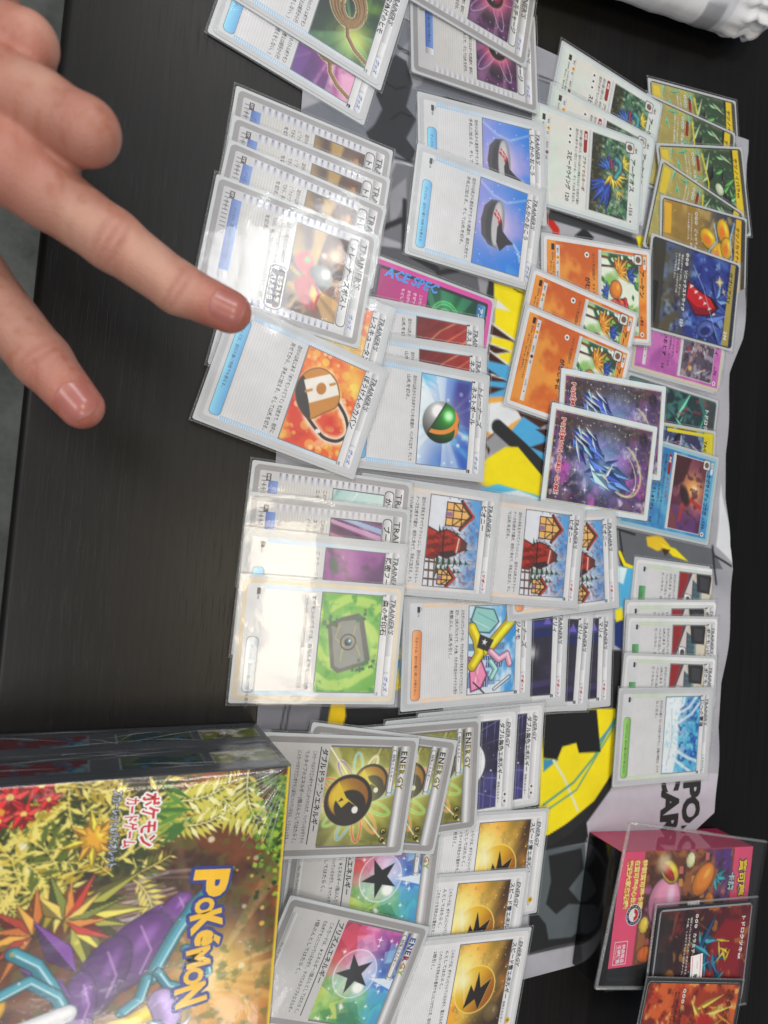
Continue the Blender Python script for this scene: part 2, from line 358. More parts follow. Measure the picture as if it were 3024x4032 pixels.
def a_bag(p):
    p.grad((226, 60, 40), (238, 104, 44), 80).noise(14, (250, 170, 60), .8, 2, .4, .75).noise(9, (206, 36, 36), .6, 9, .45, .8)
    p.dots(95, [(255, 226, 110), (255, 246, 190), (244, 226, 80), (255, 196, 100)], .7, 2.8, .7, 11, .22).glow(8, 30, 8, (250, 220, 90), .8)
    X0, Y0 = p.X, p.Y; reg = p.reg; p.reg = False; p.X = (X0 - 25) / 1.22 + 24; p.Y = (Y0 - 17) / 1.14 + 16
    B_ = smooth([(23, 1), (15, 3.4), (10.6, 9.6), (12, 17), (18, 22), (24, 22.6), (29, 17.5), (34, 11.5), (30, 4.6)]); S_t = smooth([(22, 22.4), (27, 28.6), (33.5, 31.8), (38.4, 28.4), (39.4, 22), (37, 16.4), (33, 10)], 6, False)
    p.line(S_t, 4.2, (255, 242, 220), .9, 1.4).poly(B_, (255, 246, 228), .9, 1.6).glow(31.5, 22, 4.2, (214, 44, 36), .85).line(S_t, 1.5, (40, 40, 44))
    p.poly(B_, (206, 138, 56), 1, .25).poly(smooth([(23, 1), (17, 2.6), (21, 6.2), (27, 9), (33, 12), (34, 10.6), (30, 4.6)]), (54, 52, 54), 1, .25)
    p.poly([(18.6, 3.6), (11.4, 14.6), (14, 19), (18.6, 22), (27.4, 9.4)], (242, 238, 230), 1, .3).line([(23, 6.2), (14.6, 18.4)], 1.2, (206, 138, 56)).blob(19.2, 12.8, 4.6, 4.2, (242, 238, 230)).blob(19.2, 12.8, 2.7, 2.4, (196, 126, 50)).line(B_ + B_[:1], .45, (110, 70, 30), .9)
    p.blob(37.6, 17.6, .9, 1.3, (240, 240, 240)); p.X, p.Y, p.reg = X0, Y0, reg; return p
def a_light(p): return p.grad((176, 208, 206), (216, 236, 232), 70).noise(9, (122, 172, 170), .8, 5, .45, .7, (3, 1), -35).ring(34, 6, 24, 17, 2.2, (245, 250, 248), .8, 20, 20, 170).noise(4, (250, 252, 250), .6, 8, .55, .75, (4, 1), -35)
def a_wing(p):
    p.grad((100, 54, 100), (156, 112, 166), 70)
    for k in range(16): p.poly([(-6 + k * 4.6, 34), (k * 4.0 - 12, 0), (k * 4.0 - 9.4, 0), (-2.4 + k * 4.6, 34)], [(206, 128, 158), (112, 56, 108), (160, 190, 224), (206, 156, 196), (84, 40, 86)][k % 5], .9, .4).line([(-6 + k * 4.6, 34), (k * 4.0 - 12, 0)], .4, (60, 24, 60), .8)
    return p.noise(2, (236, 214, 234), .35, 3, .5, .8, (6, 1), 74)
def a_hood(p): return p.grad((126, 78, 130), (92, 66, 108), 60).noise(16, (168, 96, 168), .9, 2).noise(6, (70, 74, 78), .5, 7, .5, .8, (2, 1), 40).blob(9, 5, 5, 2.2, (84, 110, 96), .9, .3, 25).glow(26, 12, 9, (190, 120, 190), .5)
def a_stone(p):
    p.fill((104, 178, 70)); t = np.hypot(p.X - 26, p.Y - 16) * .55 + np.arctan2(p.Y - 16, p.X - 26) * 2.2
    p.mix((200, 226, 110), .7 * sst(.2, .8, .5 + .5 * np.sin(t + 3 * fbm(p.X / 9, p.Y / 9, 2)))).noise(5, (40, 140, 60), .7, 5, .5, .75).glow(26, 17, 15, (236, 250, 170), .7)
    p.poly([(13, 11), (17, 4), (40, 8), (43, 12), (38, 28), (35, 30), (12, 24), (10, 21)], (104, 108, 106), 1, .5).poly([(15, 11.5), (18, 6.5), (39, 10), (40.5, 13), (36, 27), (13.5, 21.5)], (146, 150, 146), 1, .4).noise(3, (70, 72, 72), .0, 3)
    p.line([(17, 11), (24, 9), (28, 14), (36, 13)], .6, (186, 180, 120)).line([(17, 20), (23, 19), (27, 21), (33, 24)], .6, (186, 180, 120)).ring(26, 16.5, 4.2, 4.2, .7, (74, 74, 76)).ball(26, 16.5, 2.1, (120, 160, 176))
    r = random.Random(5)
    for x0, y0 in ((14, 7), (16, 4.6), (38, 26), (40, 20), (37, 29), (11, 23)):
        for k in range(5): leaf(p, x0 + r.uniform(-2, 2), y0 + r.uniform(-2, 2), r.uniform(2, 3.6), r.uniform(0, 360), (60 + 20 * (k % 3), 110 + 16 * (k % 2), 84), .42)
    return p
def a_charge(p):
    p.grad((40, 34, 44), (74, 44, 84), 130).noise(9, (112, 56, 116), .8, 4).noise(5, (170, 80, 140), .5, 9, .6, .85).dots(40, (240, 210, 250), .15, .5, .9, 3).line([(0, 34), (14, 18)], 2.5, (206, 110, 150), .5, 1).rays(16, 22, 24, (200, 150, 190), .4, 3)
    p.glow(25, 18, 10, (250, 130, 150), .95)
    for a, q in ((25, 13), (100, 11), (-40, 14), (165, 10), (-110, 12)): p.ring(25 + q * math.cos(math.radians(a)), 18 + q * math.sin(math.radians(a)), 12, 3.4, .42, (226, 206, 246), .9, a)
    p.glow(25, 18, 10.5, (246, 110, 136), .9).blob(25, 18, 9.6, 8.4, (250, 170, 180)).blob(25, 18, 9.0, 7.9, (36, 20, 26)).blob(23.6, 18.8, 6.2, 5.4, (156, 36, 70), 1, .25).blob(25.8, 17, 4.2, 3.2, (28, 18, 24))
    return p.poly([(27, 20), (28, 17.6), (30.6, 17), (28, 16.2), (27, 13.6), (26.2, 16.2), (23.6, 17), (26, 17.8)], (250, 220, 226)).glow(17, 26, 2.4, (255, 250, 255), 1)
def a_incense(p):
    p.grad((96, 140, 226), (36, 128, 226), 60, .1, .8).noise(14, (110, 186, 246), .6, 3, .5, .8, (2, 1), 50).noise(12, (176, 150, 224), .5, 6, .52, .82).glow(25, 15, 16, (190, 160, 226), .8).glow(25, 14, 12, (246, 216, 238), .8)
    p.dots(40, (238, 248, 255), .2, .55, .9, 8)
    p.line([(4, 34), (10, 20), (8, 10), (2, 0)], 1.2, (200, 226, 250), .5, .8)
    X, Y = p.X, p.Y
    p.poly([(10, 15), (11, 9), (16, 4.5), (25, 3), (34, 4.5), (39, 10), (40, 15.5)], (86, 86, 92), 1, .4).poly([(10, 15), (12.5, 10), (18, 7), (26, 6.2), (35, 8), (40, 15.5)], (66, 66, 72), .8, .4)
    p.blob(25, 15.3, 15, 4.6, (150, 150, 156)).blob(25, 14.6, 13.4, 3.6, (196, 196, 200)).line([(19, 12.4), (22, 15.5), (28, 17.6)], 1.6, (206, 50, 50)).line([(16.5, 12.9), (19.5, 16), (25, 18.2)], .9, (206, 50, 50)).ring(19, 15, 3.5, 1.2, .35, (230, 230, 232))
    return p.poly([(21, 17.5), (28, 19), (32, 24), (34.2, 28.6), (36, 23), (41, 18.6), (36, 15.4), (27, 15)], (52, 50, 58), 1, .4).line([(34, 28), (38, 32), (44, 34)], 1.4, (230, 240, 255), .6, .8)
def a_ace(p):
    p.grad((28, 78, 62), (34, 30, 44), 0).blob(40, 14, 22, 17, (120, 24, 34), .9, .5).blob(14, 16, 12, 12, (30, 120, 60), .9, .6)
    for cx, c in ((15, (110, 220, 130)), (37, (235, 150, 170))):
        for r in (9, 7.4, 4.4): p.ring(cx, 13, r, r, .9, c, .85)
        for k in range(8): p.line([(cx, 13), (cx + 7 * math.cos(k * .785), 13 + 7 * math.sin(k * .785))], .4, c, .5)
    return p.rays(26, 14, 30, (120, 240, 190), .3, 4)
def a_streak(p):
    p.grad((132, 34, 34), (196, 60, 52), 60)
    for k in range(9): p.line([(-6 + k * 7, 36), (6 + k * 7, 16 + (k % 3) * 3), (24 + k * 7, -2)], [.5, 1.2, .8][k % 3], [(244, 214, 150), (226, 120, 90), (250, 190, 120)][k % 3], .85, .6)
    return p.noise(5, (84, 20, 24), .5, 6, .5, .8, (1, 4), 30).ball(44, 12, 9, (60, 150, 70))
def a_ball(p):
    p.grad((236, 248, 255), (52, 96, 196), 75, .0, .75).noise(8, (84, 186, 236), .8, 3, .4, .7, (3, 1), 60).rays(26, 16, 40, (240, 250, 255), .55, 6, .5)
    p.poly([(0, 34), (0, 24), (20, 20), (30, 34)], (58, 40, 130), .75, 3).dots(14, (245, 252, 255), .4, 1.6, .7, 5)
    p.glow(27, 15, 15, (235, 250, 240), .6).ball(27, 14.5, 12.5, (226, 228, 230), lx=-.5, ly=-.2)
    q = P(53, 34, X=p.X, Y=p.Y); q.im = p.im.copy(); q.ball(27, 14.5, 12.4, (60, 168, 62))
    for k in (0, 1): q.ring(20 + 9 * k, 9, 12.5, 17, 2.6, (236, 146, 60), 1, -20, 0, 120)
    inb = 1 - sst(12.2, 12.7, np.hypot(p.X - 27, p.Y - 14.5)); cut = sst(-.3, .3, (p.Y - 14.5) * .85 + (p.X - 27) * .5 + 3.6)
    a = (inb * cut)[..., None]; p.im = p.im * (1 - a) + q.im * a
    return p.line([(15.2, 17.2), (20, 14.4), (28, 9.7), (34.2, 5.9)], .9, (40, 60, 40), .9)
def a_winter(p):
    p.grad((226, 230, 238), (84, 152, 220), 90, .55, .95).noise(2.6, (176, 172, 194), .85, 4, .42, .66).noise(1.5, (112, 104, 130), .6, 9, .5, .7)
    p.poly([(0, 26), (16, 34), (0, 34)], (96, 168, 230), .9, 2).poly([(0, 0), (53, 0), (53, 9), (38, 11), (20, 9), (0, 12)], (224, 228, 236), 1, 1).noise(7, (196, 204, 220), .4, 14, .5, .8)
    for x, s in ((21, .8), (38, 1.3), (43.5, 1.0), (30, 1.25)):
        for k in range(6): w = (5.2 - k * .8) * s; y = 7 + k * 3.0 * s; p.poly([(x - w, y), (x - w * .3, y + 1.2), (x, y + 4.6 * s), (x + w * .4, y + 1.0), (x + w, y)], (48, 74, 62), 1, .3); p.poly([(x - w * .7, y + 1.2), (x, y + 4.8 * s), (x + w * .2, y + 2)], (206, 216, 218), .75, .4)
    for x0, y0, s in ((3, 11, 1.15), (43, 9, .72)):
        p.poly([(x0, y0), (x0 + 12 * s, y0), (x0 + 12 * s, y0 + 10 * s), (x0 + 6 * s, y0 + 15 * s), (x0, y0 + 10 * s)], (236, 186, 110)).line([(x0 - 1.5, y0 + 8.6 * s), (x0 + 6 * s, y0 + 15.6 * s), (x0 + 13.5 * s, y0 + 8.6 * s)], 2.0, (58, 40, 38)).line([(x0 - 1.2, y0 + 9.4 * s), (x0 + 6 * s, y0 + 16.2 * s), (x0 + 13.2 * s, y0 + 9.4 * s)], 1.0, (196, 66, 50))
        for t in ((0, 0, 12, 0), (0, 4, 12, 4), (0, 9, 12, 9), (0, 0, 0, 10), (4, 0, 4, 11), (8, 0, 8, 12), (12, 0, 12, 10), (1, 9, 6, 14), (11, 9, 6, 14), (0, 4, 4, 9), (12, 4, 8, 9)): p.line([(x0 + t[0] * s, y0 + t[1] * s), (x0 + t[2] * s, y0 + t[3] * s)], .6, (60, 42, 36))
        p.poly([(x0 + 5 * s, y0), (x0 + 7.4 * s, y0), (x0 + 7.4 * s, y0 + 3.4 * s), (x0 + 5 * s, y0 + 3.4 * s)], (150, 110, 160))
    # a bundle of dark red cloth where the photograph's figure is
    B_ = [(18, -1), (37, -1), (37.5, 5), (35, 9), (36.5, 14), (33, 20), (30, 26), (26, 27), (23.5, 23), (20.5, 18), (19, 12), (21, 7)]
    p.poly(B_, (44, 22, 24), 1, .5); q = p.win(17, 38.5, -1, 28); m0 = q.im.copy(); q.mix((172, 48, 36), np.ones(q.X.shape)).noise(2.4, (112, 28, 26), .85, 5, .42, .66, (1, 2.6), 12).noise(1.4, (214, 84, 60), .5, 9, .58, .74, (1, 2), -20)
    d_, in_ = q._sd(B_, True); k_ = sst(.2, .9, np.where(in_, d_, 0))[..., None]; q.im[...] = m0 * (1 - k_) + q.im * k_
    p.poly([(33, 8), (36, 12), (34, 20), (31, 18)], (54, 44, 48), .95, .5).line([(20, 10.5), (35, 11)], .9, (60, 28, 28), .9).line([(24, 21), (32, 20)], 1.0, (222, 214, 206), .9).poly([(24.5, 22.5), (31, 22), (29.5, 26), (26, 26.6)], (92, 58, 50), .9, .5)
    for y in (2.5, 6): p.line([(37, y), (53, y + .8)], .9, (104, 76, 62))
    for x in (39, 44, 49): p.line([(x, 0), (x, 8)], 1.1, (104, 76, 62))
    return p
def a_city(p):
    p.grad((200, 230, 244), (60, 150, 218), 90, .2, 1).noise(8, (244, 248, 252), .9, 4, .52, .78, (2, 1))
    r = random.Random(4)
    for k in range(12):
        x, w, h = r.uniform(-2, 50), r.uniform(4, 8), r.uniform(9, 27)
        p.poly([(x, 0), (x + w, 0), (x + w, h), (x, h + 1)], [(150, 186, 216), (214, 226, 236), (110, 150, 190), (56, 84, 150)][k % 4], .95, .2)
        for j in range(int(h / 1.6)): p.line([(x + .5, 1 + j * 1.6), (x + w - .5, 1 + j * 1.6)], .45, (240, 246, 252) if k % 2 else (70, 100, 150), .8, .2)
    # loose drapes and ribbons in the picture's colours, no figure
    p.poly([(0, 4), (8, 1), (16, 5), (17, 15), (10, 22), (2, 18)], (60, 96, 110), 1, .4).poly([(.8, 4.8), (8, 2), (15.2, 5.6), (16, 14.6), (10, 21), (2.6, 17.4)], (150, 206, 200), 1, .5).line([(4, 6), (10, 19)], .6, (110, 170, 172)).line([(9, 4), (14, 15)], .6, (196, 230, 226))
    p.poly([(30, 0), (52, 2), (50, 10), (42, 14), (33, 10)], (120, 50, 90), 1, .4).poly([(31, .8), (51, 2.8), (49, 9.4), (42, 13), (34, 9.4)], (242, 150, 188), 1, .5).line([(35, 8), (48, 5)], .8, (252, 204, 220)).line([(34, 3), (46, 8)], .6, (216, 110, 160))
    p.oline([(2, 31), (10, 30), (17, 23), (24, 16), (29, 8)], 6.4, (244, 218, 40), (70, 56, 20)).oline([(13, 2), (20, 6), (29, 8), (36, 3)], 6.0, (238, 208, 34), (70, 56, 20)).line([(9, 28), (22, 16)], .6, (190, 150, 30)).poly([(17, 8), (25, 6), (28, 14), (21, 18)], (56, 52, 56), 1, .5).poly(star(22, 11.4, 2.2, .9, 5, 20), (244, 244, 244))
    p.oline([(28, 16), (33, 22), (30, 28), (36, 30)], 3.6, (246, 176, 200), (110, 60, 90)).oline([(34, 16), (39, 20), (44, 17)], 3.0, (160, 212, 206), (60, 96, 110))
    return p.oline([(44, 30), (51, 19)], 1.2, (226, 230, 236), (60, 70, 90)).line([(46, 4), (53, 12)], 1, (60, 64, 80))
def a_dark(p):
    p.grad((30, 28, 38), (52, 50, 66), 100).noise(9, (66, 58, 84), .7, 3)
    for x, c in ((8, (60, 70, 160)), (14, (30, 44, 110)), (46, (70, 60, 110)), (50, (40, 36, 70))): p.poly([(x - 3, 34), (x + 1.5, 34), (x + 3, 14), (x - 1, 12)], c, .8, 1)
    p.line([(0, 9), (53, 11)], .8, (110, 90, 84)).poly([(36, 2), (48, 2), (48, 10), (37, 11)], (96, 70, 62), .8).poly([(2, 30), (8, 33), (8, 27)], (130, 110, 210), .8)
    return p.glow(26, 18, 4.5, (236, 232, 236), .95).blob(24, 10, 7, 6, (30, 28, 34), .9, .4).line([(20, 22), (33, 21)], .5, (20, 18, 24)).glow(21, 14, 2, (220, 214, 220), .7)
def a_grid(p):
    p.grad((30, 26, 40), (70, 66, 130), 40)
    for k in range(-3, 14): p.line([(k * 5, 0), (26 + (k * 5 - 26) * 2.4, 38)], .45, (150, 150, 206), .75)
    for k in range(12): p.line([(0, 1 + k * k * .28), (53, 3 + k * k * .26)], .4, (140, 140, 200), .7)
    p.noise(12, (24, 20, 30), .7, 6, .4, .7).dots(12, (236, 238, 255), .2, .7, .9, 4).glow(25, 14, 17, (190, 196, 236), .4).blob(25, 14, 15, 15, (240, 242, 246), 1, .03)
    return p.poly(star(25, 14, 11, 4.6, 6, 20), (58, 52, 60), 1, .35)
def star(cx, cy, R, r, n, rot):
    return [(cx + (R if k % 2 == 0 else r) * math.cos(math.radians(rot + 180 * k / n)), cy + (R if k % 2 == 0 else r) * math.sin(math.radians(rot + 180 * k / n))) for k in range(2 * n)]
def a_dragon_energy(p):
    p.fill((86, 84, 30)).noise(9, (130, 128, 44), .9, 3).noise(5, (48, 52, 24), .7, 8, .5, .75).dots(40, (230, 226, 150), .15, .4, .8, 6)
    p.glow(27, 20, 20, (206, 210, 70), .8).rays(27, 20, 22, (250, 250, 210), .5, 9, .55)
    cols = [(236, 60, 50), (244, 130, 50), (110, 210, 80), (80, 170, 240), (236, 60, 150), (236, 232, 246), (120, 200, 240), (150, 90, 210)]
    for k in range(12):
        a = k * 30 + 8
        for w, al in ((2.2, .35), (.8, 1)): p.ring(27 + 16 * math.cos(math.radians(a)), 20 + 13.5 * math.sin(math.radians(a)), 8.5, 2.6, w, cols[k % 8] if w < 2 else (250, 250, 200), al, a)
    p.line([(0, 0), (20, 17)], .9, (255, 246, 210), .9).line([(53, 41), (36, 24)], .9, (255, 246, 210), .8).line([(0, 30), (14, 24)], .8, (236, 214, 160), .7)
    for cx, cy, r in ((19, 27, 10.5), (28.5, 15, 14)):
        p.glow(cx, cy, r * 1.25, (250, 250, 170), .8).blob(cx, cy, r, r, (44, 40, 38), 1, .03).blob(cx - r * .08, cy - r * .02, r * .78, r * .84, (150, 98, 40), 1, .05).glow(cx + r * .25, cy - r * .3, r * .7, (236, 206, 40), .0)
        g = np.exp(-((p.X - cx + r * .1) ** 2 + (p.Y - cy + r * .45) ** 2) / (r * .6) ** 2) * (np.hypot((p.X - cx + r * .08) / .78, (p.Y - cy) / .84) < r * .97); p.mix((232, 206, 44), g)
        p.blob(cx + r * .22, cy + r * .1, r * .62, r * .66, (44, 40, 38), 1, .06)
        p.poly([(cx - r * .72, cy - r * .5), (cx - r * .1, cy - r * .1), (cx + r * .25, cy + r * .38), (cx + r * .05, cy + r * .02), (cx + r * .3, cy - r * .25), (cx - r * .2, cy - r * .72)], (226, 196, 50), 1, .3).poly([(cx - r * .1, cy - r * .3), (cx + r * .08, cy - r * .42), (cx, cy - r * .2)], (44, 40, 38))
        p.blob(cx + r * .38, cy + r * .33, r * .14, r * .13, (240, 240, 236))
    return p
def a_prism(p):
    cx, cy = 26, 17; r = random.Random(12); n = 13
    def hue(a):
        a = a % 360
        if a < 40: return [(52, 150, 84), (90, 180, 90), (40, 120, 90)]
        if a < 75: return [(60, 170, 190), (40, 110, 190), (90, 190, 220)]
        if a < 135: return [(34, 44, 130), (56, 120, 214), (140, 206, 244), (28, 30, 96)]
        if a < 185: return [(206, 90, 170), (96, 50, 130), (236, 150, 196), (60, 40, 116)]
        if a < 235: return [(190, 34, 66), (140, 26, 54), (226, 80, 110)]
        if a < 285: return [(206, 60, 60), (150, 40, 60), (236, 200, 90)]
        return [(150, 196, 60), (90, 160, 60), (220, 226, 110), (40, 120, 66)]
    p.fill((60, 90, 160)); A_ = np.degrees(np.arctan2(p.Y - cy, p.X - cx)) % 360
    stops = [(0, (70, 160, 80)), (45, (50, 140, 160)), (80, (56, 120, 210)), (115, (36, 40, 120)), (150, (130, 60, 150)), (175, (222, 110, 170)), (210, (190, 40, 80)), (245, (176, 40, 60)), (280, (226, 170, 80)), (310, (170, 200, 70)), (360, (70, 160, 80))]
    for q in range(3): p.im[..., q] = np.interp(A_, [a for a, _ in stops], [c[q] for _, c in stops])
    for k in range(70):
        x, y = r.uniform(-2, 55), r.uniform(-2, 44); c = r.choice(hue(math.degrees(math.atan2(y - cy, x - cx)))); t0 = r.uniform(0, 6.28); l = r.uniform(5, 13)
        p.poly([(x + l * r.uniform(.5, 1) * math.cos(t0 + u), y + l * r.uniform(.5, 1) * math.sin(t0 + u)) for u in (0, 1.7, 3.3, 4.8)], c, .55, .3)
    p.poly([(25, 42), (31, 42), (27, 26)], (232, 246, 252), .9, .3).noise(10, (255, 255, 255), .3, 4, .5, .85)
    for x, y in [(r.uniform(0, 53), r.uniform(0, 42)) for _ in range(26)]: q = r.uniform(.3, .9); p.glow(x, y, q, (255, 255, 255), 1).line([(x - q * 2.2, y), (x + q * 2.2, y)], .25, (255, 255, 255), .8, .2).line([(x, y - q * 2.2), (x, y + q * 2.2)], .25, (255, 255, 255), .8, .2)
    p.glow(26, 17, 15, (240, 244, 255), .3).blob(26, 17, 13.4, 13, (206, 204, 236), .32, .03).blob(22, 22, 8, 8, (240, 240, 252), .45, .6).blob(31, 10, 6, 5, (190, 240, 210), .4, .6).ring(26, 17, 13.2, 12.8, .5, (250, 250, 255), .8)
    return p.blob(33, 22, 3.2, 3.4, (255, 255, 250), .95, .35).poly(star(26, 16.6, 11.4, 4.3, 5, 62), (24, 28, 34), 1, .25)
def a_bolt(p):
    p.grad((252, 196, 50), (52, 34, 24), 70, .2, .75).noise(12, (236, 130, 26), .7, 3, .4, .75, (2, 1), -30).noise(4, (70, 42, 22), .45, 7, .5, .78).dots(70, (255, 232, 150), .15, .5, .95, 2)
    p.line([(-2, 32), (20, 22), (54, 4)], 6, (255, 206, 80), .55, 5).oblob(44, 31, 5, 5, (96, 74, 50), 0, (70, 50, 36)).glow(12, 5, 13, (255, 244, 150), .9)
    p.glow(28, 16, 18, (255, 244, 130), .55).blob(28, 16, 14.6, 14.6, (232, 182, 30), 1, .02)
    g = sst(.25, 1.0, np.clip((p.Y - 3) / 28 + (p.X - 28) / 50, 0, 1)) * (np.hypot(p.X - 28, p.Y - 16) < 14.5); p.mix((150, 80, 24), g * .85).ring(28, 16, 14.3, 14.3, .7, (255, 226, 120), .9).glow(22, 6, 8, (255, 252, 200), .95).line([(12, 4), (36, 10)], .6, (255, 255, 230), .6, .8)
    return p.poly([(17, 17), (27, 20), (22, 27.5), (41, 20.5), (34, 17), (39, 9.5), (25, 12.6), (29.5, 15.6)], (34, 26, 22), 1, .25).line([(17, 17), (27, 20), (22, 27.5), (41, 20.5)], .3, (255, 226, 120), .8, .2)
def a_forest(p):
    p.grad((36, 56, 40), (120, 168, 138), 90).noise(7, (64, 112, 84), .9, 3, .40, .66).noise(3, (24, 38, 30), .8, 5, .48, .7).noise(3, (196, 214, 186), .8, 9, .56, .78)
    r = random.Random(2)
    for k in range(46): leaf(p, r.uniform(0, 53), r.uniform(12, 34), r.uniform(2.5, 5), r.uniform(0, 360), [(52, 112, 74), (36, 80, 56), (110, 160, 110)][k % 3], .4)
    p.poly([(0, 0), (53, 0), (53, 6), (30, 9), (14, 7), (0, 8)], (44, 44, 26), .9, 1.5).noise(2, (150, 124, 60), .5, 12, .56, .74)
    # fans of loose feathers in the picture's colours
    p.fan(30, 17, 1, 21, 2.3, -78, -8, 9, [(38, 66, 160), (50, 90, 190), (30, 50, 128)], 1, (20, 26, 60)).fan(22, 15, 1, 10, 1.7, 150, 260, 7, [(40, 70, 166), (56, 120, 170)], 2, (20, 26, 60)).fan(24, 19, .5, 11, 2.0, -40, 90, 7, [(236, 192, 50), (214, 160, 40), (246, 214, 90)], 3, (110, 76, 20))
    p.oline([(26, 20), (20, 24), (15, 24), (13, 20)], 3.2, (60, 146, 150)).fan(15, 26, .5, 7, 1.4, 60, 170, 5, [(240, 210, 70), (226, 184, 50)], 4, (110, 76, 20)).oline([(14, 16), (20, 17)], 1.6, (170, 50, 52)).fan(34, 23, .5, 6, .9, 0, 60, 3, [(236, 196, 60)], 5, (110, 76, 20))
    return p.noise(1.6, (220, 236, 214), .25, 21, .6, .8)
def a_jungle(p):
    p.grad((236, 244, 230), (232, 242, 220), 90).noise(9, (130, 184, 90), .8, 3, .42, .7).poly([(0, 34), (0, 6), (9, 8), (13, 34)], (34, 78, 64), .95, 2).line([(3, 0), (5, 34)], 1.8, (120, 70, 44)).line([(9, 0), (8, 30)], 1.5, (90, 54, 40))
    r = random.Random(6)
    for k in range(60): leaf(p, r.uniform(0, 53), r.uniform(0, 34), r.uniform(4, 9), r.uniform(0, 360), [(96, 172, 60), (54, 124, 56), (240, 246, 236), (40, 96, 56), (150, 200, 90)][k % 5], .24)
    for x, y in ((20, 30), (44, 30), (48, 6), (30, 3)): p.oblob(x, y, 3, 1.6, (70, 150, 60), 30, (30, 70, 40))
    p.fan(12, 13, .5, 12, 1.8, 60, 190, 8, [(242, 162, 60), (226, 128, 40)], 1, (110, 60, 20)).fan(14, 22, .5, 8, 1.6, 50, 160, 6, [(52, 90, 176), (36, 62, 140)], 2, (20, 30, 70)).fan(30, 14, .5, 12, 2.2, -60, 70, 8, [(206, 44, 46), (230, 90, 50), (176, 30, 40)], 3, (80, 16, 20))
    return p.oblob(24, 12, 6, 5, (236, 140, 50)).oline([(30, 20), (37, 22), (42, 17)], 2.4, (208, 46, 48)).fan(26, 6, .5, 7, 1.4, 200, 330, 5, [(50, 86, 170)], 5, (20, 30, 70))
def a_nebula(p):
    p.grad((66, 52, 62), (92, 66, 122), 60).noise(18, (128, 96, 160), .9, 3, .36, .7).noise(9, (206, 76, 182), .9, 7, .52, .78).noise(7, (38, 30, 48), .85, 11, .46, .74).noise(8, (240, 220, 244), .8, 15, .58, .82)
    p.poly([(0, 0), (13, 0), (10, 24), (13, 50), (9, 70), (0, 76)], (64, 52, 42), .8, 4).noise(2.2, (128, 106, 88), .5, 19, .5, .74).dots(170, (255, 250, 255), .1, .5, .95, 9)
    p.ring(30, 60, 20, 14, 1.6, (240, 222, 150), .7, 40, -60, 120).ring(32, 58, 18, 12, .7, (250, 240, 190), .8, 40, -60, 110).glow(28, 42, 18, (110, 140, 226), .55)
    # a cluster of crystal shards only
    r = random.Random(31); C_ = [(56, 84, 180), (100, 146, 220), (46, 62, 140), (76, 116, 206), (170, 206, 240)]
    p.glow(30, 42, 20, (150, 190, 240), .7)
    for k in range(26): t = r.uniform(-1, 1); p.facet(30 + 13 * t + r.uniform(-6, 6), 42 + 18 * t + r.uniform(-9, 9), r.uniform(14, 28) * (1.1 - .4 * abs(t)), r.uniform(2.6, 5.0), r.gauss(58, 24), C_[k % 5], .97, (18, 22, 60))
    for k in range(12): t = r.uniform(-1.2, 1.2); p.facet(29 + 14 * t + r.uniform(-7, 7), 40 + 18 * t + r.uniform(-9, 9), r.uniform(8, 17), r.uniform(.8, 1.7), r.gauss(62, 34), [(224, 240, 250), (150, 220, 234), (200, 226, 246)][k % 3], .95)
    p.glow(28, 42, 4, (190, 220, 255), .5)
    for x, y in ((48, 30), (14, 70), (42, 72), (50, 14), (22, 14), (36, 20)): p.glow(x, y, .8, (255, 255, 255), 1).line([(x - 2.4, y), (x + 2.4, y)], .3, (255, 255, 255), .7).line([(x, y - 2.4), (x, y + 2.4)], .3, (255, 255, 255), .7)
    return p
def a_thorn(p):
    p.grad((206, 190, 104), (110, 130, 98), 90, .35, .65).noise(8, (176, 168, 110), .8, 4, .4, .7).noise(3, (226, 210, 110), .6, 8, .52, .78).poly([(3, 11), (48, 12), (50, 42), (4, 40)], (176, 160, 92), .7, 3)
    p.poly([(0, 44), (61, 40), (61, 76), (0, 78)], (54, 78, 58), .9, 3).noise(2.6, (160, 214, 140), .5, 31, .58, .8)
    p.shards(22, [(104, 186, 96), (70, 140, 84), (150, 222, 150), (196, 236, 160)], 2, 46, 60, 74, 9, 20, 1.2, 2.8, 3, .95, (20, 160), (16, 30, 22)).shards(9, [(60, 66, 62), (40, 46, 44)], 16, 48, 46, 72, 10, 18, 2, 4, 6, .95, None, (14, 18, 16)).shards(12, [(120, 226, 186), (80, 200, 150)], 0, 2, 26, 42, 6, 14, .6, 1.3, 9, .9).fan(44, 60, 1, 17, 2.2, -70, 50, 7, [(130, 220, 150), (80, 170, 110)], 3, (16, 40, 26))
    p.oblob(29, 58, 5, 3.6, (222, 236, 200), 40, (20, 26, 22)).line([(4, 43), (24, 47), (61, 41)], 1.4, (244, 226, 60), .95).line([(30, 40), (56, 60)], .8, (240, 250, 236), .8)
    return p.poly([(0, 76.6), (61, 74), (61, 83), (0, 83)], (246, 214, 40), 1, .3).poly([(0, 74.4), (30, 76), (61, 73), (61, 74.2), (0, 76.8)], (30, 30, 26), .95, .3).poly([(0, 83), (61, 83), (61, 86), (0, 86)], (78, 76, 70), .95, .3).dots(30, (255, 255, 220), .15, .4, .8, 13)
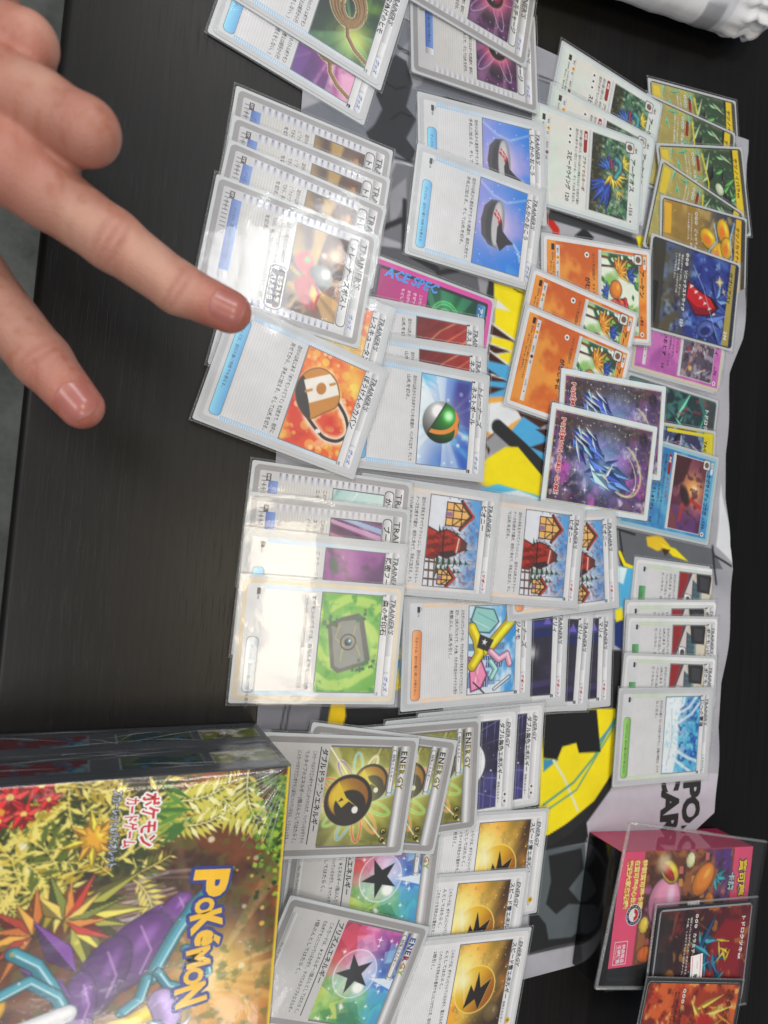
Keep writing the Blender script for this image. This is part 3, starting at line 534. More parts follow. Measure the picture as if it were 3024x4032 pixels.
def a_amber(p):
    p.grad((176, 140, 66), (70, 76, 96), 90, .35, .75).noise(6, (206, 176, 104), .7, 5, .4, .7).poly([(6, 10), (54, 10), (54, 40), (6, 40)], (150, 122, 66), .6, 4)
    p.shards(12, [(40, 44, 64), (84, 96, 130), (24, 26, 40)], 20, 46, 60, 74, 8, 18, 1.4, 3, 7, .95, None, (14, 14, 22))
    for x, y, a, b, t in ((12, 62, 9, 6.4, 20), (44, 48, 8, 6, 30), (20, 46, 9, 6.4, 60), (32, 56, 11, 7.4, -15), (24, 66, 8, 6, 0)): p.oblob(x, y, a, b, (248, 200, 46), t, (70, 50, 20)).blob(x + 1, y - 1, a * .55, b * .5, (242, 126, 44), .9, .6, t).dots(0, (0, 0, 0), .1, .2)
    for pts in ([(4, 74), (16, 70), (30, 72), (44, 64), (58, 68)], [(8, 52), (20, 56), (28, 48), (40, 42)], [(40, 74), (50, 60), (58, 50)]): p.line(pts, 1.6, (110, 180, 240), .7, .8).line(pts, .5, (230, 246, 255), .95, .2)
    return p.dots(30, (255, 246, 200), .2, .6, .9, 3).poly([(0, 76), (61, 73), (61, 82), (0, 82)], (246, 196, 40), 1, .3).poly([(0, 82), (61, 82), (61, 86), (0, 86)], (70, 68, 62), .95, .3)
def a_night(p):
    p.grad((96, 90, 70), (52, 66, 150), 90, .28, .5).noise(12, (84, 120, 206), .8, 3, .42, .72).noise(5, (32, 40, 110), .8, 7, .48, .74).noise(6, (150, 190, 236), .7, 11, .56, .8).poly([(2, 12), (40, 13), (36, 40), (2, 38)], (96, 90, 74), .6, 4)
    p.fan(46, 56, 2, 22, 4.4, -20, 140, 6, [(66, 84, 176), (92, 116, 204), (44, 54, 130)], 1, (14, 18, 50)).fan(30, 66, 1, 16, 3, 60, 200, 5, [(54, 70, 156), (110, 150, 214)], 2, (14, 18, 50)).oblob(53, 58, 6, 9, (92, 112, 190), 20, (18, 22, 60)).blob(54, 58, 3, 5.4, (40, 48, 110), .95, .2, 20)
    p.poly([(22, 36), (34, 35), (45, 46), (43, 60), (35, 70), (29, 62), (27, 50)], (60, 12, 24), 1, .3).poly([(23, 37), (34, 36), (39, 47), (36, 66), (30, 60), (27.6, 49)], (212, 34, 46), 1, .3).poly([(34, 36.4), (44, 46.4), (42, 59), (36, 67), (39, 47)], (150, 20, 36), 1, .3).line([(26, 40), (37, 62)], .8, (240, 96, 90), .8)
    for k in range(6): p.poly([(24 + k * 3.2, 39 + k * 5), (27 + k * 3.0, 38.4 + k * 5), (24.6 + k * 3, 42.4 + k * 5)], (240, 240, 236), 1, .2)
    p.glow(16, 68, 2.6, (250, 230, 150), .95).poly(star(16, 68, 5, 1.2, 4, 10), (246, 226, 150), .9).poly(star(22, 73, 3, .8, 4, 30), (246, 226, 150), .9).line([(10, 40), (24, 52), (56, 70)], .5, (190, 226, 250), .8).dots(30, (220, 236, 255), .15, .45, .9, 5)
    return p.poly([(0, 0), (61, 0), (61, 12), (0, 12)], (70, 66, 56), .95, .3).poly([(0, 78), (61, 76), (61, 83), (0, 83)], (186, 168, 82), 1, .3).poly([(0, 83), (61, 83), (61, 86), (0, 86)], (48, 48, 60), .95, .3)
def a_keys(p): return p.grad((110, 104, 120), (84, 74, 92), 70).noise(5, (170, 164, 180), .8, 3, .5, .66).noise(4, (84, 44, 50), .8, 7, .5, .68).shards(22, [(210, 206, 220), (140, 130, 160), (60, 56, 70)], 6, 4, 48, 30, 6, 16, .5, 1.2, 4).dots(8, [(236, 200, 120), (230, 230, 240), (180, 60, 70)], .8, 2.2, .9, 5).line([(0, 30), (53, 3)], .7, (255, 140, 90), .8)
def a_moon(p): return p.grad((44, 52, 56), (40, 66, 72), 90).noise(6, (70, 130, 124), .9, 3, .45, .65).poly([(34, 44), (61, 40), (61, 76), (44, 80)], (170, 40, 46), .9, 3).shards(20, [(60, 150, 130), (36, 60, 70), (110, 210, 180)], 6, 44, 44, 80, 10, 26, 1, 2.6, 4).shards(9, [(190, 200, 210), (110, 120, 130)], 28, 46, 50, 60, 6, 12, 1.4, 2.6, 9).shards(8, [(250, 120, 70), (250, 190, 90)], 26, 44, 56, 66, 2, 6, .4, .9, 12).noise(4, (200, 60, 60), .5, 14, .62, .75).poly([(0, 78), (61, 76), (61, 86), (0, 86)], (72, 78, 80), .9, .4)
def a_tag(p): return p.grad((70, 90, 130), (60, 56, 96), 90).noise(6, (150, 196, 206), .8, 3, .5, .68).shards(20, [(58, 54, 96), (84, 84, 140), (36, 34, 60)], 6, 40, 50, 76, 12, 26, 2, 4, 4).shards(9, [(200, 220, 230), (150, 90, 150)], 4, 30, 56, 70, 5, 12, .5, 1.2, 9).poly([(0, 76), (61, 74), (61, 86), (0, 86)], (236, 220, 50), .95, .4).line([(2, 40), (2, 84), (59, 82), (59, 40)], 2.4, (236, 220, 50))
def a_sunset(p):
    p.grad((120, 60, 84), (96, 60, 120), 20).noise(9, (196, 90, 120), .9, 3, .42, .65, (3, 1), 70).glow(22, 20, 12, (250, 180, 90), .95).glow(22, 22, 3, (255, 250, 210), 1).noise(4, (90, 44, 60), .8, 8, .52, .7)
    p.poly([(0, 0), (24, 0), (18, 10), (8, 13), (0, 16)], (70, 36, 40), .95, 1).poly([(0, 34), (0, 24), (10, 27), (18, 34)], (110, 60, 60), .9, 1).poly([(38, 0), (53, 0), (53, 9), (44, 6)], (130, 70, 70), .9, 1)
    return p.line([(34, 30), (30, 20), (36, 12), (46, 10)], 3, (176, 56, 50), .9, .8).blob(28, 13, 8, 4, (44, 28, 34), .9, .4, 30)
def a_lab(p):
    p.grad((190, 184, 178), (222, 216, 196), 90).poly([(0, 0), (53, 0), (53, 13), (0, 15)], (214, 204, 206), 1, .8).poly([(0, 0), (26, 0), (8, 8), (0, 10)], (150, 36, 40), .95, .5).poly([(8, 8), (26, 0), (31, 0), (0, 13), (0, 10)], (60, 54, 60), .9, .4)
    p.poly([(5, 14), (49, 15), (51, 23), (9, 22)], (84, 110, 118), 1, .3).line([(5, 14), (49, 15)], .7, (50, 64, 72)).poly([(9, 22), (51, 23), (50, 24.4), (10, 23.6)], (130, 156, 160), 1, .3)
    for k in range(12): p.line([(8 + k * 3.6, 14.4), (9 + k * 3.6, 22)], .45, (56, 74, 82), .8)
    p.poly([(0, 17), (13, 19), (14, 32), (2, 33), (0, 32)], (48, 46, 50), 1, .4).poly([(2, 21), (11, 22), (12, 30), (3, 30)], (70, 70, 76), .9, .4).poly([(15, 6), (27, 7), (26, 13.6), (16, 13)], (240, 238, 238), 1, .3).line([(15, 6), (27, 7), (26, 13.6), (16, 13), (15, 6)], .5, (90, 90, 96)).oblob(20, 10, 2.6, 1.8, (70, 72, 78))
    p.poly([(24, 23), (28, 23), (28, 31), (24, 31)], (60, 96, 150), 1, .3).poly([(30, 23), (33, 23), (33, 29), (30, 29)], (236, 240, 244), 1, .3).poly([(36, 24.5), (43, 24.5), (43, 29), (36, 29)], (150, 152, 160), 1, .3)
    return p.poly([(14, 33), (53, 30), (53, 34), (14, 34)], (150, 130, 100), .8, .5)
def a_ice(p):
    p.grad((200, 226, 240), (36, 110, 190), 90, .3, .9).noise(5, (90, 190, 226), .9, 3, .42, .62).noise(3, (30, 76, 150), .8, 7, .52, .7).poly([(0, 0), (53, 0), (53, 11), (36, 14), (16, 13), (0, 16)], (238, 244, 248), 1, 1)
    for x0, y0, x1, y1 in ((0, 30, 12, 12), (4, 34, 18, 13), (46, 34, 38, 13), (53, 28, 44, 12), (0, 18, 8, 12)): p.line([(x0, y0), ((x0 + x1) / 2 + 1.5, (y0 + y1) / 2 + 2), (x1, y1)], 2.2, (232, 242, 248), .9, .8)
    return p.noise(2, (150, 220, 240), .6, 9, .56, .7).line([(10, 6), (30, 8), (48, 4)], .8, (170, 200, 220), .8, .6)
P.grad_dark = lambda s: s
# ------------------------------------------------------------------ card fronts: frame print, picture, lettering (shared between alike cards)
ZS = 0.50          # top of the card stock above the thing's base, mm
INK = (38, 38, 42)
def origin(pm):    # card coordinates (0..63, 0..88) to centred ones
    pm.v = [(x - 31.5, y - 44, z) for x, y, z in pm.v]; return pm
def lines(pm, body, x, y, size, pitch, maxw, col=(50, 50, 56), bold=0.010):
    for i, s in enumerate(body): text(pm, s, x, y - i * pitch, size, col, ZS + .10, bold, 0, maxw)
def bolt(pm, x, y, s, z, c=(200, 150, 20)): pm.disc(x, y, s, c, z); pm.face([(x - .5 * s, y - .1 * s), (x + .2 * s, y + .7 * s), (x + .05 * s, y + .1 * s), (x + .5 * s, y + .1 * s), (x - .2 * s, y - .7 * s), (x, y - .1 * s)], (40, 34, 20), z + .02)
def pip(pm, x, y, r, z): pm.disc(x, y, r, (236, 236, 236), z); pm.add([(a, b) for a, b in star(x, y, r * .72, r * .3, 6, 0)], [tuple(range(12))], (40, 40, 44), z + .02)

def art_mesh(fn, x0, y0, w, h, res, *a):
    q = fn(P(w, h, res), *a); return q.mesh('artwork', x0 - 31.5, y0 - 44, ZS + .06)

def trainer_new(title, body, art, kind='グッズ', tick=(150, 196, 232), bar=(96, 176, 232), bartext='グッズは、自分の番に何枚でも使える。', code='', hdr="TRAINER'S", res=.6, args=(), stock=(192, 194, 198), bx=18, kc=None, short=False):
    f = PM(); t = PM(); z = ZS + .02
    f.rrect(.1, .1, 62.9, 87.9, 2.8, stock, z, tuple(min(255, c + 16) for c in stock))
    f.rrect(2.4, 2.4, 60.6, 85.6, 1.4, (214, 216, 220), z + .02)
    f.rect(2.6, 11, 5, 79, tick, z + .03, (216, 222, 228)); f.rect(58, 11, 60.4, 79, tick, z + .03, (216, 222, 228))
    for k in range(56):
        y = 11.6 + k * 1.2; f.rect(2.8, y, 4.6, y + .45, (224, 228, 232), z + .035); f.rect(58.4, y, 60.2, y + .45, (224, 228, 232), z + .035)
    f.rrect(4, 81.2, 60, 85.2, 1.2, (170, 172, 178), z + .03, (242, 243, 245)); f.rrect(4, 76.8, 60, 81, .6, (216, 217, 221), z + .03, (238, 238, 240))
    f.rrect(4.4, 42.2, 58.6, 77.2, .5, (120, 124, 130), z + .032)
    f.rect(5, 11.6, 58, 42, (224, 224, 227), z + .03, (216, 217, 220))
    for k in range(20): f.rect(5, 12 + k * 1.5, 58, 12.35 + k * 1.5, (209, 210, 213), z + .035)
    b2 = tuple(min(255, c + 50) for c in bar)
    if short: f.rrect(bx, 4.6, bx + 22, 10.8, .5, bar, z + .035, b2)
    else: f.rrect(bx, 4.4, 59, 10.8, 2.4, (110, 112, 118), z + .034); f.rrect(bx + .3, 4.7, 58.7, 10.5, 2.2, b2, z + .04, bar)
    kc = kc or ((52, 84, 160) if kind == 'グッズ' else (206, 74, 54))
    f.rrect(47.5, 81.5, 59.4, 84.9, 1.2, (206, 212, 226), z + .04, (244, 245, 248)); text(t, kind, 53.4, 82.1, 2.7, kc, ZS + .1, .02, .15, 10.5, 'c')
    f.rect(38, 81.6, 46.5, 84.8, (206, 208, 212), z + .038, (250, 250, 252))
    text(t, hdr, 6, 82.0, 4.2, (92, 94, 100), ZS + .1, .022, .25, 26); text(t, title, 7, 77.5, 3.95, INK, ZS + .1, .022, 0, 44)
    lines(t, body, 7, 37.2, 2.75, 4.0, 50)
    text(t, bartext, bx + 4, 6.6, 2.0, (30, 60, 110) if kind == 'グッズ' else (90, 40, 30), ZS + .1, .006, 0, 34)
    text(t, code, 5, 7.6, 1.7, (60, 60, 66), ZS + .1, .01, 0, 13); text(t, 'Illus.', 5, 9.6, 1.2, (90, 90, 96), ZS + .1, 0, .2, 11); f.rect(4.6, 7.3, 8, 9.2, (60, 60, 66), z + .045)
    return [('frame_print', origin(f).mesh('frame_print'), M_PRINT), ('artwork', art_mesh(art, 5, 42.8, 53, 34, res, *args), M_PRINT), ('lettering', origin(t).mesh('lettering'), M_PRINT)]

def trainer_old(title, body, art, args=(), res=.6, stamp=None, stock=(150, 148, 150), kind='グッズ', mark='XY', code='135/SV-P', tool=None, light=False):
    f = PM(); t = PM(); z = ZS + .02
    f.rrect(.1, .1, 62.9, 87.9, 2.8, stock, z, tuple(c + 16 for c in stock)); f.rrect(3, 3, 60, 85, 1.0, (196, 196, 200), z + .02, (214, 214, 217))
    tk = (104, 116, 160) if not light else (170, 172, 182)
    for k in range(34):
        y = 13.4 + k * 1.75; g = tk if k % 2 == 0 else (222, 222, 226)
        f.rect(3.4, y, 8, y + 1.0, g, z + .03, (206, 206, 212), True); f.rect(55, y, 59.6, y + 1.0, (206, 206, 212), z + .03, g, True)
    f.rect(3.2, 79.6, 59.8, 84.8, (150, 150, 154), z + .04, (240, 240, 242)); f.rrect(44, 79.9, 59.6, 84.6, 1.6, (176, 178, 184), z + .045, (250, 250, 252))
    f.rrect(5, 73.6, 56, 79.2, 2.2, (70, 70, 74), z + .04); f.rrect(5.5, 74.0, 55.5, 78.8, 2.0, (188, 188, 190), z + .05, (240, 240, 241))
    f.rect(7.4, 43.4, 55.6, 73.4, (96, 96, 100), z + .035)
    f.rect(8, 14, 55, 42.6, (206, 205, 203), z + .035, (214, 213, 211))
    for k in range(19): f.rect(8, 14.4 + k * 1.5, 55, 14.8 + k * 1.5, (194, 193, 192), z + .038)
    f.rect(8, 8, 30, 13.2, (58, 96, 180), z + .04, (110, 150, 214)); f.rect(30, 8, 46, 13.2, (58, 96, 180), z + .04, (120, 156, 214)); f.rrect(46, 8, 50, 13.2, .6, (150, 150, 156), z + .04, (235, 235, 238))
    for k in range(9): f.rect(6 + k * 2.2, 4.2, 6.5 + k * 2.2, 7.2, (110, 110, 116), z + .04)
    f.rect(4.4, 6.6, 8.4, 9.2, (60, 60, 62), z + .05); text(t, mark, 4.8, 7.2, 1.9, (236, 236, 236), ZS + .1, .01, 0, 3.2)
    text(t, "TRAINER'S", 6, 80.5, 5.0, (66, 66, 70), ZS + .1, .012, 0, 34, sx=1.15); text(t, title, 9, 74.6, 4.2, (44, 44, 48), ZS + .1, .03, 0, 42)
    text(t, kind, 51.6, 80.9, 2.8, (60, 100, 190), ZS + .1, .02, 0, 11, 'c'); lines(t, body, 9.4, 38.2, 2.6, 3.9, 44.5)
    text(t, 'グッズは、自分の番に何枚でも使える。', 12, 9.9, 1.8, (30, 50, 100), ZS + .1, .006, 0, 32); text(t, code, 9, 5.2, 1.7, (70, 70, 76), ZS + .1, .01, 0, 14)
    if tool: f.rrect(20, 39, 42, 44.4, .6, (150, 152, 160), z + .05, (236, 237, 240)); text(t, tool, 22, 40.4, 2.4, (60, 70, 130), ZS + .1, .02, 0, 18)
    if stamp:
        f.face([(34, 36), (36, 33.6), (56, 33.6), (58, 36), (58, 41), (56, 43.4), (36, 43.4), (34, 41)], (44, 42, 44), ZS + .08); f.face([(34.6, 36.2), (36.3, 34.2), (55.7, 34.2), (57.4, 36.2), (57.4, 40.8), (55.7, 42.8), (36.3, 42.8), (34.6, 40.8)], (240, 238, 236), ZS + .085)
        f.face([(35.2, 38.4), (56.8, 38.4), (56.8, 40.6), (55.4, 42.2), (36.6, 42.2), (35.2, 40.6)], (70, 40, 36), ZS + .09); f.rect(36.4, 34.8, 55.6, 38.4, (40, 44, 70), ZS + .09)
        text(t, stamp[0], 46, 38.9, 3.0, (246, 244, 240), ZS + .12, .03, 0, 19, 'c'); text(t, stamp[1], 46, 35.2, 3.0, (246, 244, 240), ZS + .12, .03, 0, 17, 'c')
    return [('frame_print', origin(f).mesh('frame_print'), M_PRINT), ('artwork', art_mesh(art, 8, 43.8, 47, 29.4, res, *args) if False else P_crop(art, 8, 43.8, 47, 29.4, res, args), M_PRINT), ('lettering', origin(t).mesh('lettering'), M_PRINT)]
def P_crop(art, x0, y0, w, h, res, args):
    q = P(53, 34, res); art(q, *args); q.X = q.X * w / 53; q.Y = q.Y * h / 34; return q.mesh('artwork', x0 - 31.5, y0 - 44, ZS + .06)

def energy_old(title, body, art, res=.42, hc=(130, 124, 40), pips=2, multi=False):
    f = PM(); t = PM(); z = ZS + .02
    f.rrect(.1, .1, 62.9, 87.9, 2.8, (132, 130, 131), z, (158, 156, 157)); f.rrect(3.2, 3.2, 59.8, 84.8, 1.2, (196, 195, 195), z + .02, (190, 189, 190))
    f.rect(4, 37, 59, 79, (110, 110, 112), z + .03)
    for y0, y1, zz in ((78.6, 84.4, .06), (73.2, 77.2, .11)):
        f.rrect(3.4, y0, 59.6 if y0 > 78 else 31, (y0 + y1) / 2, .3, (120, 120, 124), z + zz, (238, 238, 240)); f.rrect(3.4, (y0 + y1) / 2, 59.6 if y0 > 78 else 31, y1, .3, (238, 238, 240), z + zz, (160, 160, 164))
    f.rrect(5.6, 73.7, 29.8, 76.7, 1.4, (80, 80, 84), z + .12); f.rrect(5.9, 74.0, 29.5, 76.4, 1.2, (212, 212, 214), z + .13, (240, 240, 242))
    x = 6
    cols = [(40, 90, 150), (40, 70, 140), (60, 60, 110), (150, 40, 60), (170, 130, 40), (150, 170, 50)] if multi else [hc] * 6
    for ch, c in zip('ENERGY', cols):
        v, _ = glyphs(ch, .035, 0, 2); text(t, ch, x, 79.6, 5.0, c if multi else (70, 70, 50) if x < 12 else c, ZS + .14, .035); x += v[:, 0].max() * 5.0 + .55
    text(t, '特殊エネルギー', 8, 74.3, 2.2, (60, 60, 64), ZS + .17, .012, 0, 20)
    for k in range(pips): f.disc(51 + k * 4.4, 75.2, 1.9, (56, 52, 40), z + .13); f.disc(50.7 + k * 4.4, 75.2, 1.2, (190, 170, 70), z + .14); f.disc(51.3 + k * 4.4, 75.5, .9, (56, 52, 40), z + .15)
    text(t, title, 6, 32.6, 3.7, INK, ZS + .1, .03, 0, 44); f.rect(5, 31.2, 57, 31.8, (50, 50, 54), z + .05); lines(t, body, 7, 27.4, 2.7, 4.3, 49, (56, 56, 60), .012)
    f.rrect(6, 3.6, 57, 6.6, 1.2, (150, 150, 152), z + .04, (226, 226, 228)); text(t, 'Illus. Shin Graphics', 22, 4.4, 1.7, (70, 70, 74), ZS + .1, .008, .2, 16)
    q = art(P(53, 42, res)); am = q.mesh('artwork', 5 - 31.5, 36.6 - 44, ZS + .06)
    return [('frame_print', origin(f).mesh('frame_print'), M_PRINT), ('artwork', am, M_PRINT), ('lettering', origin(t).mesh('lettering'), M_PRINT)]

def energy_new(title, body, art, pips, res=.45):
    f = PM(); t = PM(); z = ZS + .02
    f.rrect(.1, .1, 62.9, 87.9, 2.8, (206, 207, 210), z, (226, 227, 229)); f.rrect(3, 3, 60, 85, 1.2, (230, 231, 234), z + .02, (238, 239, 240))
    f.rrect(4, 80.6, 59.6, 85, 1.4, (186, 188, 192), z + .03, (248, 248, 250)); f.rect(4, 76, 59.6, 80.4, (222, 224, 228), z + .03, (240, 241, 243)); f.face([(24, 76), (30, 76), (36, 80.4), (30, 80.4)], (200, 203, 208), z + .035)
    f.rect(4.4, 37.4, 58.6, 76.4, (120, 120, 126), z + .032)
    for k in range(20): f.rect(5, 6 + k * 1.5, 58, 6.35 + k * 1.5, (216, 218, 221), z + .035)
    text(t, 'ENERGY', 6, 81.5, 4.2, (100, 102, 108), ZS + .1, .022, .28, 27); text(t, title, 6.5, 76.8, 3.8, INK, ZS + .1, .022, 0, 35); text(t, '特殊エネルギー', 56, 77, 2.0, (70, 70, 76), ZS + .1, .012, 0, 13, 'r')
    if pips == 'bolt': bolt(f, 55.5, 82.8, 1.9, z + .06, (226, 184, 40))
    else:
        for k in range(2): pip(f, 51.5 + k * 4.2, 82.8, 1.8, z + .06)
    lines(t, body, 7, 32.2, 2.7, 4.1, 50); q = art(P(53, 38, res)); am = q.mesh('artwork', 5 - 31.5, 38 - 44, ZS + .06)
    return [('frame_print', origin(f).mesh('frame_print'), M_PRINT), ('artwork', am, M_PRINT), ('lettering', origin(t).mesh('lettering'), M_PRINT)]

def creature(name, hp, body, art, stock, panel, res=.6, ability=None, attack=None, dmg='', stage='1進化', foil=False, namecol=INK):
    f = PM(); t = PM(); z = ZS + .02
    f.rrect(.1, .1, 62.9, 87.9, 2.8, stock, z, tuple(min(255, c + 8) for c in stock))
    q = P(58, 83, 1.2); q.grad(panel[0], panel[1], 70).noise(14, panel[2], .8, 5, .4, .65); pmsh = q.mesh('panel_print', 2.5 - 31.5, 2.5 - 44, ZS + .035)
    f.rrect(4.4, 46, 58.6, 78.6, .6, (196, 198, 202), z + .03); f.rect(4, 43.6, 59, 46.2, (190, 192, 196), z + .03, (232, 233, 235)); f.rect(5, 9.6, 58, 12.6, (226, 227, 229), z + .03, (206, 207, 210))
    f.rrect(3, 74, 10.6, 81.4, 1.6, (60, 60, 64), z + .075); f.rrect(3.5, 74.5, 10.1, 80.9, 1.3, (226, 226, 224), z + .08); f.disc(6.8, 77.7, 2.2, (126, 96, 80), z + .09)
    f.rrect(4, 82.2, 13, 84.6, 1.0, (228, 228, 230), z + .05); text(t, stage, 5, 82.6, 1.9, INK, ZS + .1, .02)
    text(t, name, 13.4, 79.3, 4.8, namecol, ZS + .1, .03, 0, 30); text(t, 'HP', 45, 80.2, 1.6, INK, ZS + .1, .02); text(t, hp, 47.4, 79.8, 4.2, INK, ZS + .1, .02, 0, 8.5); pip(f, 57.6, 81.4, 1.7, z + .06)
    y = 39
    if ability:
        f.rrect(6, 39.4, 21, 42.2, 1.3, (156, 34, 36), z + .05); text(t, '特性', 8, 39.9, 2.2, (250, 240, 236), ZS + .1, .02); text(t, ability, 23, 39.6, 3.0, (170, 34, 38), ZS + .1, .026, 0, 30); y = 36
    lines(t, body, 6.5, y, 2.4, 3.3, 51)
    yy = y - 3.1 * len(body) - 2.6
    for k in range(3 if ability else 1): pip(f, 8.6 + 4.4 * k, yy + 1, 1.9, z + .06)
    text(t, attack, 23, yy, 4.2, INK, ZS + .1, .035, 0, 26); text(t, dmg, 57, yy, 4.2, INK, ZS + .1, .02, 0, 9, 'r')
    text(t, '弱点', 7, 10.3, 1.5, INK, ZS + .1, .01); bolt(f, 13, 11.1, 1.3, z + .06, (240, 180, 50)); text(t, '×2', 15, 10.2, 2.1, INK, ZS + .1, .02); text(t, '抵抗力', 22, 10.3, 1.5, INK, ZS + .1, .01); f.disc(29, 11.1, 1.2, (120, 40, 40), z + .06); text(t, '-30', 31, 10.2, 2.1, INK, ZS + .1, .02); text(t, 'にげる', 44, 10.3, 1.5, INK, ZS + .1, .01); pip(f, 52, 11.1, 1.2, z + .06)
    f.rect(4.6, 6, 8.6, 8.4, (40, 40, 44), z + .05); text(t, '051/094', 10, 6.4, 1.6, INK, ZS + .1, .01)
    lines(t, ['とりポケモンの 祖先と 考えられて いるが', '飛べない。 枝から 枝へ 飛び移る。'], 16, 7.2, 1.5, 2.1, 40)
    out = [('frame_print', origin(f).mesh('frame_print'), M_PRINT), ('panel_print', pmsh, M_FOIL if foil else M_PRINT), ('artwork', art_mesh(art, 5, 46.4, 53, 31.8, res), M_FOIL if foil == 2 else M_PRINT), ('lettering', origin(t).mesh('lettering'), M_PRINT)]
    return out

def fullart(name, hp, art, stock, body, attack, dmg='', res=.6, foil=True, namecol=(30, 28, 26), tcol=(240, 240, 236), boxes=(), w=61., h=86., nm_y=77.2, hpcol=(245, 245, 245)):
    f = PM(); t = PM(); z = ZS + .02
    f.rrect(.1, .1, 62.9, 87.9, 2.8, stock, z)
    q = P(w, h, res); art(q); am = q.mesh('artwork', -w / 2, -h / 2, ZS + .05)
    text(t, name, 7, nm_y, 4.2, namecol, ZS + .1, .03, 0, 38); text(t, hp, 58, nm_y, 4.4, hpcol, ZS + .1, .02, 0, 9, 'r')
    for (x0, y0, x1, y1, c) in boxes: f.rrect(x0, y0, x1, y1, .6, c, ZS + .07)
    text(t, attack, 16, 33, 3.3, tcol, ZS + .1, .03, 0, 30); text(t, dmg, 57, 33, 4, tcol, ZS + .1, .02, 0, 9, 'r'); lines(t, body, 6, 28.6, 2.0, 3.0, 50, tcol)
    for k in range(3): pip(f, 5.4 + 3.2 * k, 34.2, 1.3, ZS + .08)
    return [('frame_print', origin(f).mesh('frame_print'), M_PRINT), ('artwork', am, M_FOIL if foil else M_PRINT), ('lettering', origin(t).mesh('lettering'), M_PRINT)]
# ------------------------------------------------------------------ the setting: floor, table, play mat
def dark_wood():
    mt, nt, b = nodes('dark_wood_laminate'); N = nt.nodes.new; L = nt.links.new
    tc = N('ShaderNodeTexCoord'); mp = N('ShaderNodeMapping'); mp.inputs['Scale'].default_value = (5, 380, 60); L(tc.outputs['Object'], mp.inputs['Vector'])
    n = N('ShaderNodeTexNoise'); n.inputs['Scale'].default_value = 1.; n.inputs['Detail'].default_value = 5; n.inputs['Roughness'].default_value = .62; L(mp.outputs[0], n.inputs['Vector'])
    mp2 = N('ShaderNodeMapping'); mp2.inputs['Scale'].default_value = (38, 1700, 60); L(tc.outputs['Object'], mp2.inputs['Vector'])
    n2 = N('ShaderNodeTexNoise'); n2.inputs['Scale'].default_value = 1.; n2.inputs['Detail'].default_value = 3; L(mp2.outputs[0], n2.inputs['Vector'])
    cr = N('ShaderNodeValToRGB'); cr.color_ramp.elements[0].position = .36; cr.color_ramp.elements[0].color = (*lin((16, 14, 14)), 1); cr.color_ramp.elements[1].position = .62; cr.color_ramp.elements[1].color = (*lin((23, 21, 20)), 1); L(n.outputs['Fac'], cr.inputs[0])
    rp = N('ShaderNodeValToRGB'); rp.color_ramp.elements[0].position = .30; rp.color_ramp.elements[0].color = (.62, .62, .62, 1); rp.color_ramp.elements[1].position = .42; rp.color_ramp.elements[1].color = (1, 1, 1, 1); L(n2.outputs['Fac'], rp.inputs[0])
    mx = N('ShaderNodeMix'); mx.data_type = 'RGBA'; mx.blend_type = 'MULTIPLY'; mx.inputs[0].default_value = .8; L(cr.outputs[0], mx.inputs[6]); L(rp.outputs[0], mx.inputs[7]); L(mx.outputs[2], b.inputs['Base Color'])
    bp = N('ShaderNodeBump'); bp.inputs['Strength'].default_value = .22; bp.inputs['Distance'].default_value = .0003; L(rp.outputs[0], bp.inputs['Height']); L(bp.outputs[0], b.inputs['Normal'])
    b.inputs['Roughness'].default_value = .38; b.inputs['Specular IOR Level'].default_value = .28
    return mt
def concrete():
    mt, nt, b = nodes('grey_carpet_floor'); N = nt.nodes.new; L = nt.links.new
    tc = N('ShaderNodeTexCoord'); n = N('ShaderNodeTexNoise'); n.inputs['Scale'].default_value = 14; n.inputs['Detail'].default_value = 6; n.inputs['Roughness'].default_value = .7; L(tc.outputs['Object'], n.inputs['Vector'])
    cr = N('ShaderNodeValToRGB'); cr.color_ramp.elements[0].position = .35; cr.color_ramp.elements[0].color = (*lin((84, 87, 84)), 1); cr.color_ramp.elements[1].position = .68; cr.color_ramp.elements[1].color = (*lin((122, 124, 119)), 1); L(n.outputs['Fac'], cr.inputs[0]); L(cr.outputs[0], b.inputs['Base Color'])
    b.inputs['Roughness'].default_value = .85
    return mt
def box_bm(bm, x0, y0, z0, x1, y1, z1):
    vs = [bm.verts.new((x * MM, y * MM, z * MM)) for z in (z0, z1) for x, y in ((x0, y0), (x1, y0), (x1, y1), (x0, y1))]
    for f in ((3, 2, 1, 0), (4, 5, 6, 7), (0, 1, 5, 4), (1, 2, 6, 5), (2, 3, 7, 6), (3, 0, 4, 7)): bm.faces.new([vs[i] for i in f])
def to_mesh(bm, name, smooth=False):
    me = bpy.data.meshes.new(name); bm.normal_update(); bm.to_mesh(me); bm.free()
    if smooth:
        for p_ in me.polygons: p_.use_smooth = True
    return me
def box_mesh(name, x0, y0, z0, x1, y1, z1, bev=0., seg=2):
    bm = bmesh.new(); box_bm(bm, x0, y0, z0, x1, y1, z1)
    if bev: bmesh.ops.bevel(bm, geom=list(bm.edges), offset=bev * MM, segments=seg, affect='EDGES', profile=.6)
    return to_mesh(bm, name, bool(bev))

fl = link('floor', box_mesh('floor', -3000, -3000, -760, 3000, 3000, -740), None, concrete()); tag(fl, kind='structure')
M_WOOD = dark_wood()
tbl = empty('table', pose(0, -30, 0, -2.4)); tag(tbl, 'black wood-grain table with a rounded near edge', 'table')
link('table_top', box_mesh('table_top', -900, 0, -26, 900, 760, 0, 4, 3), tbl, M_WOOD)
for x in (-840, 840):
    for y in (60, 700): link('leg', box_mesh('leg', x - 25, y - 25, -738, x + 25, y + 25, -26.3, 2), tbl, simple('black_leg_metal', (30, 30, 32), .4, .6))

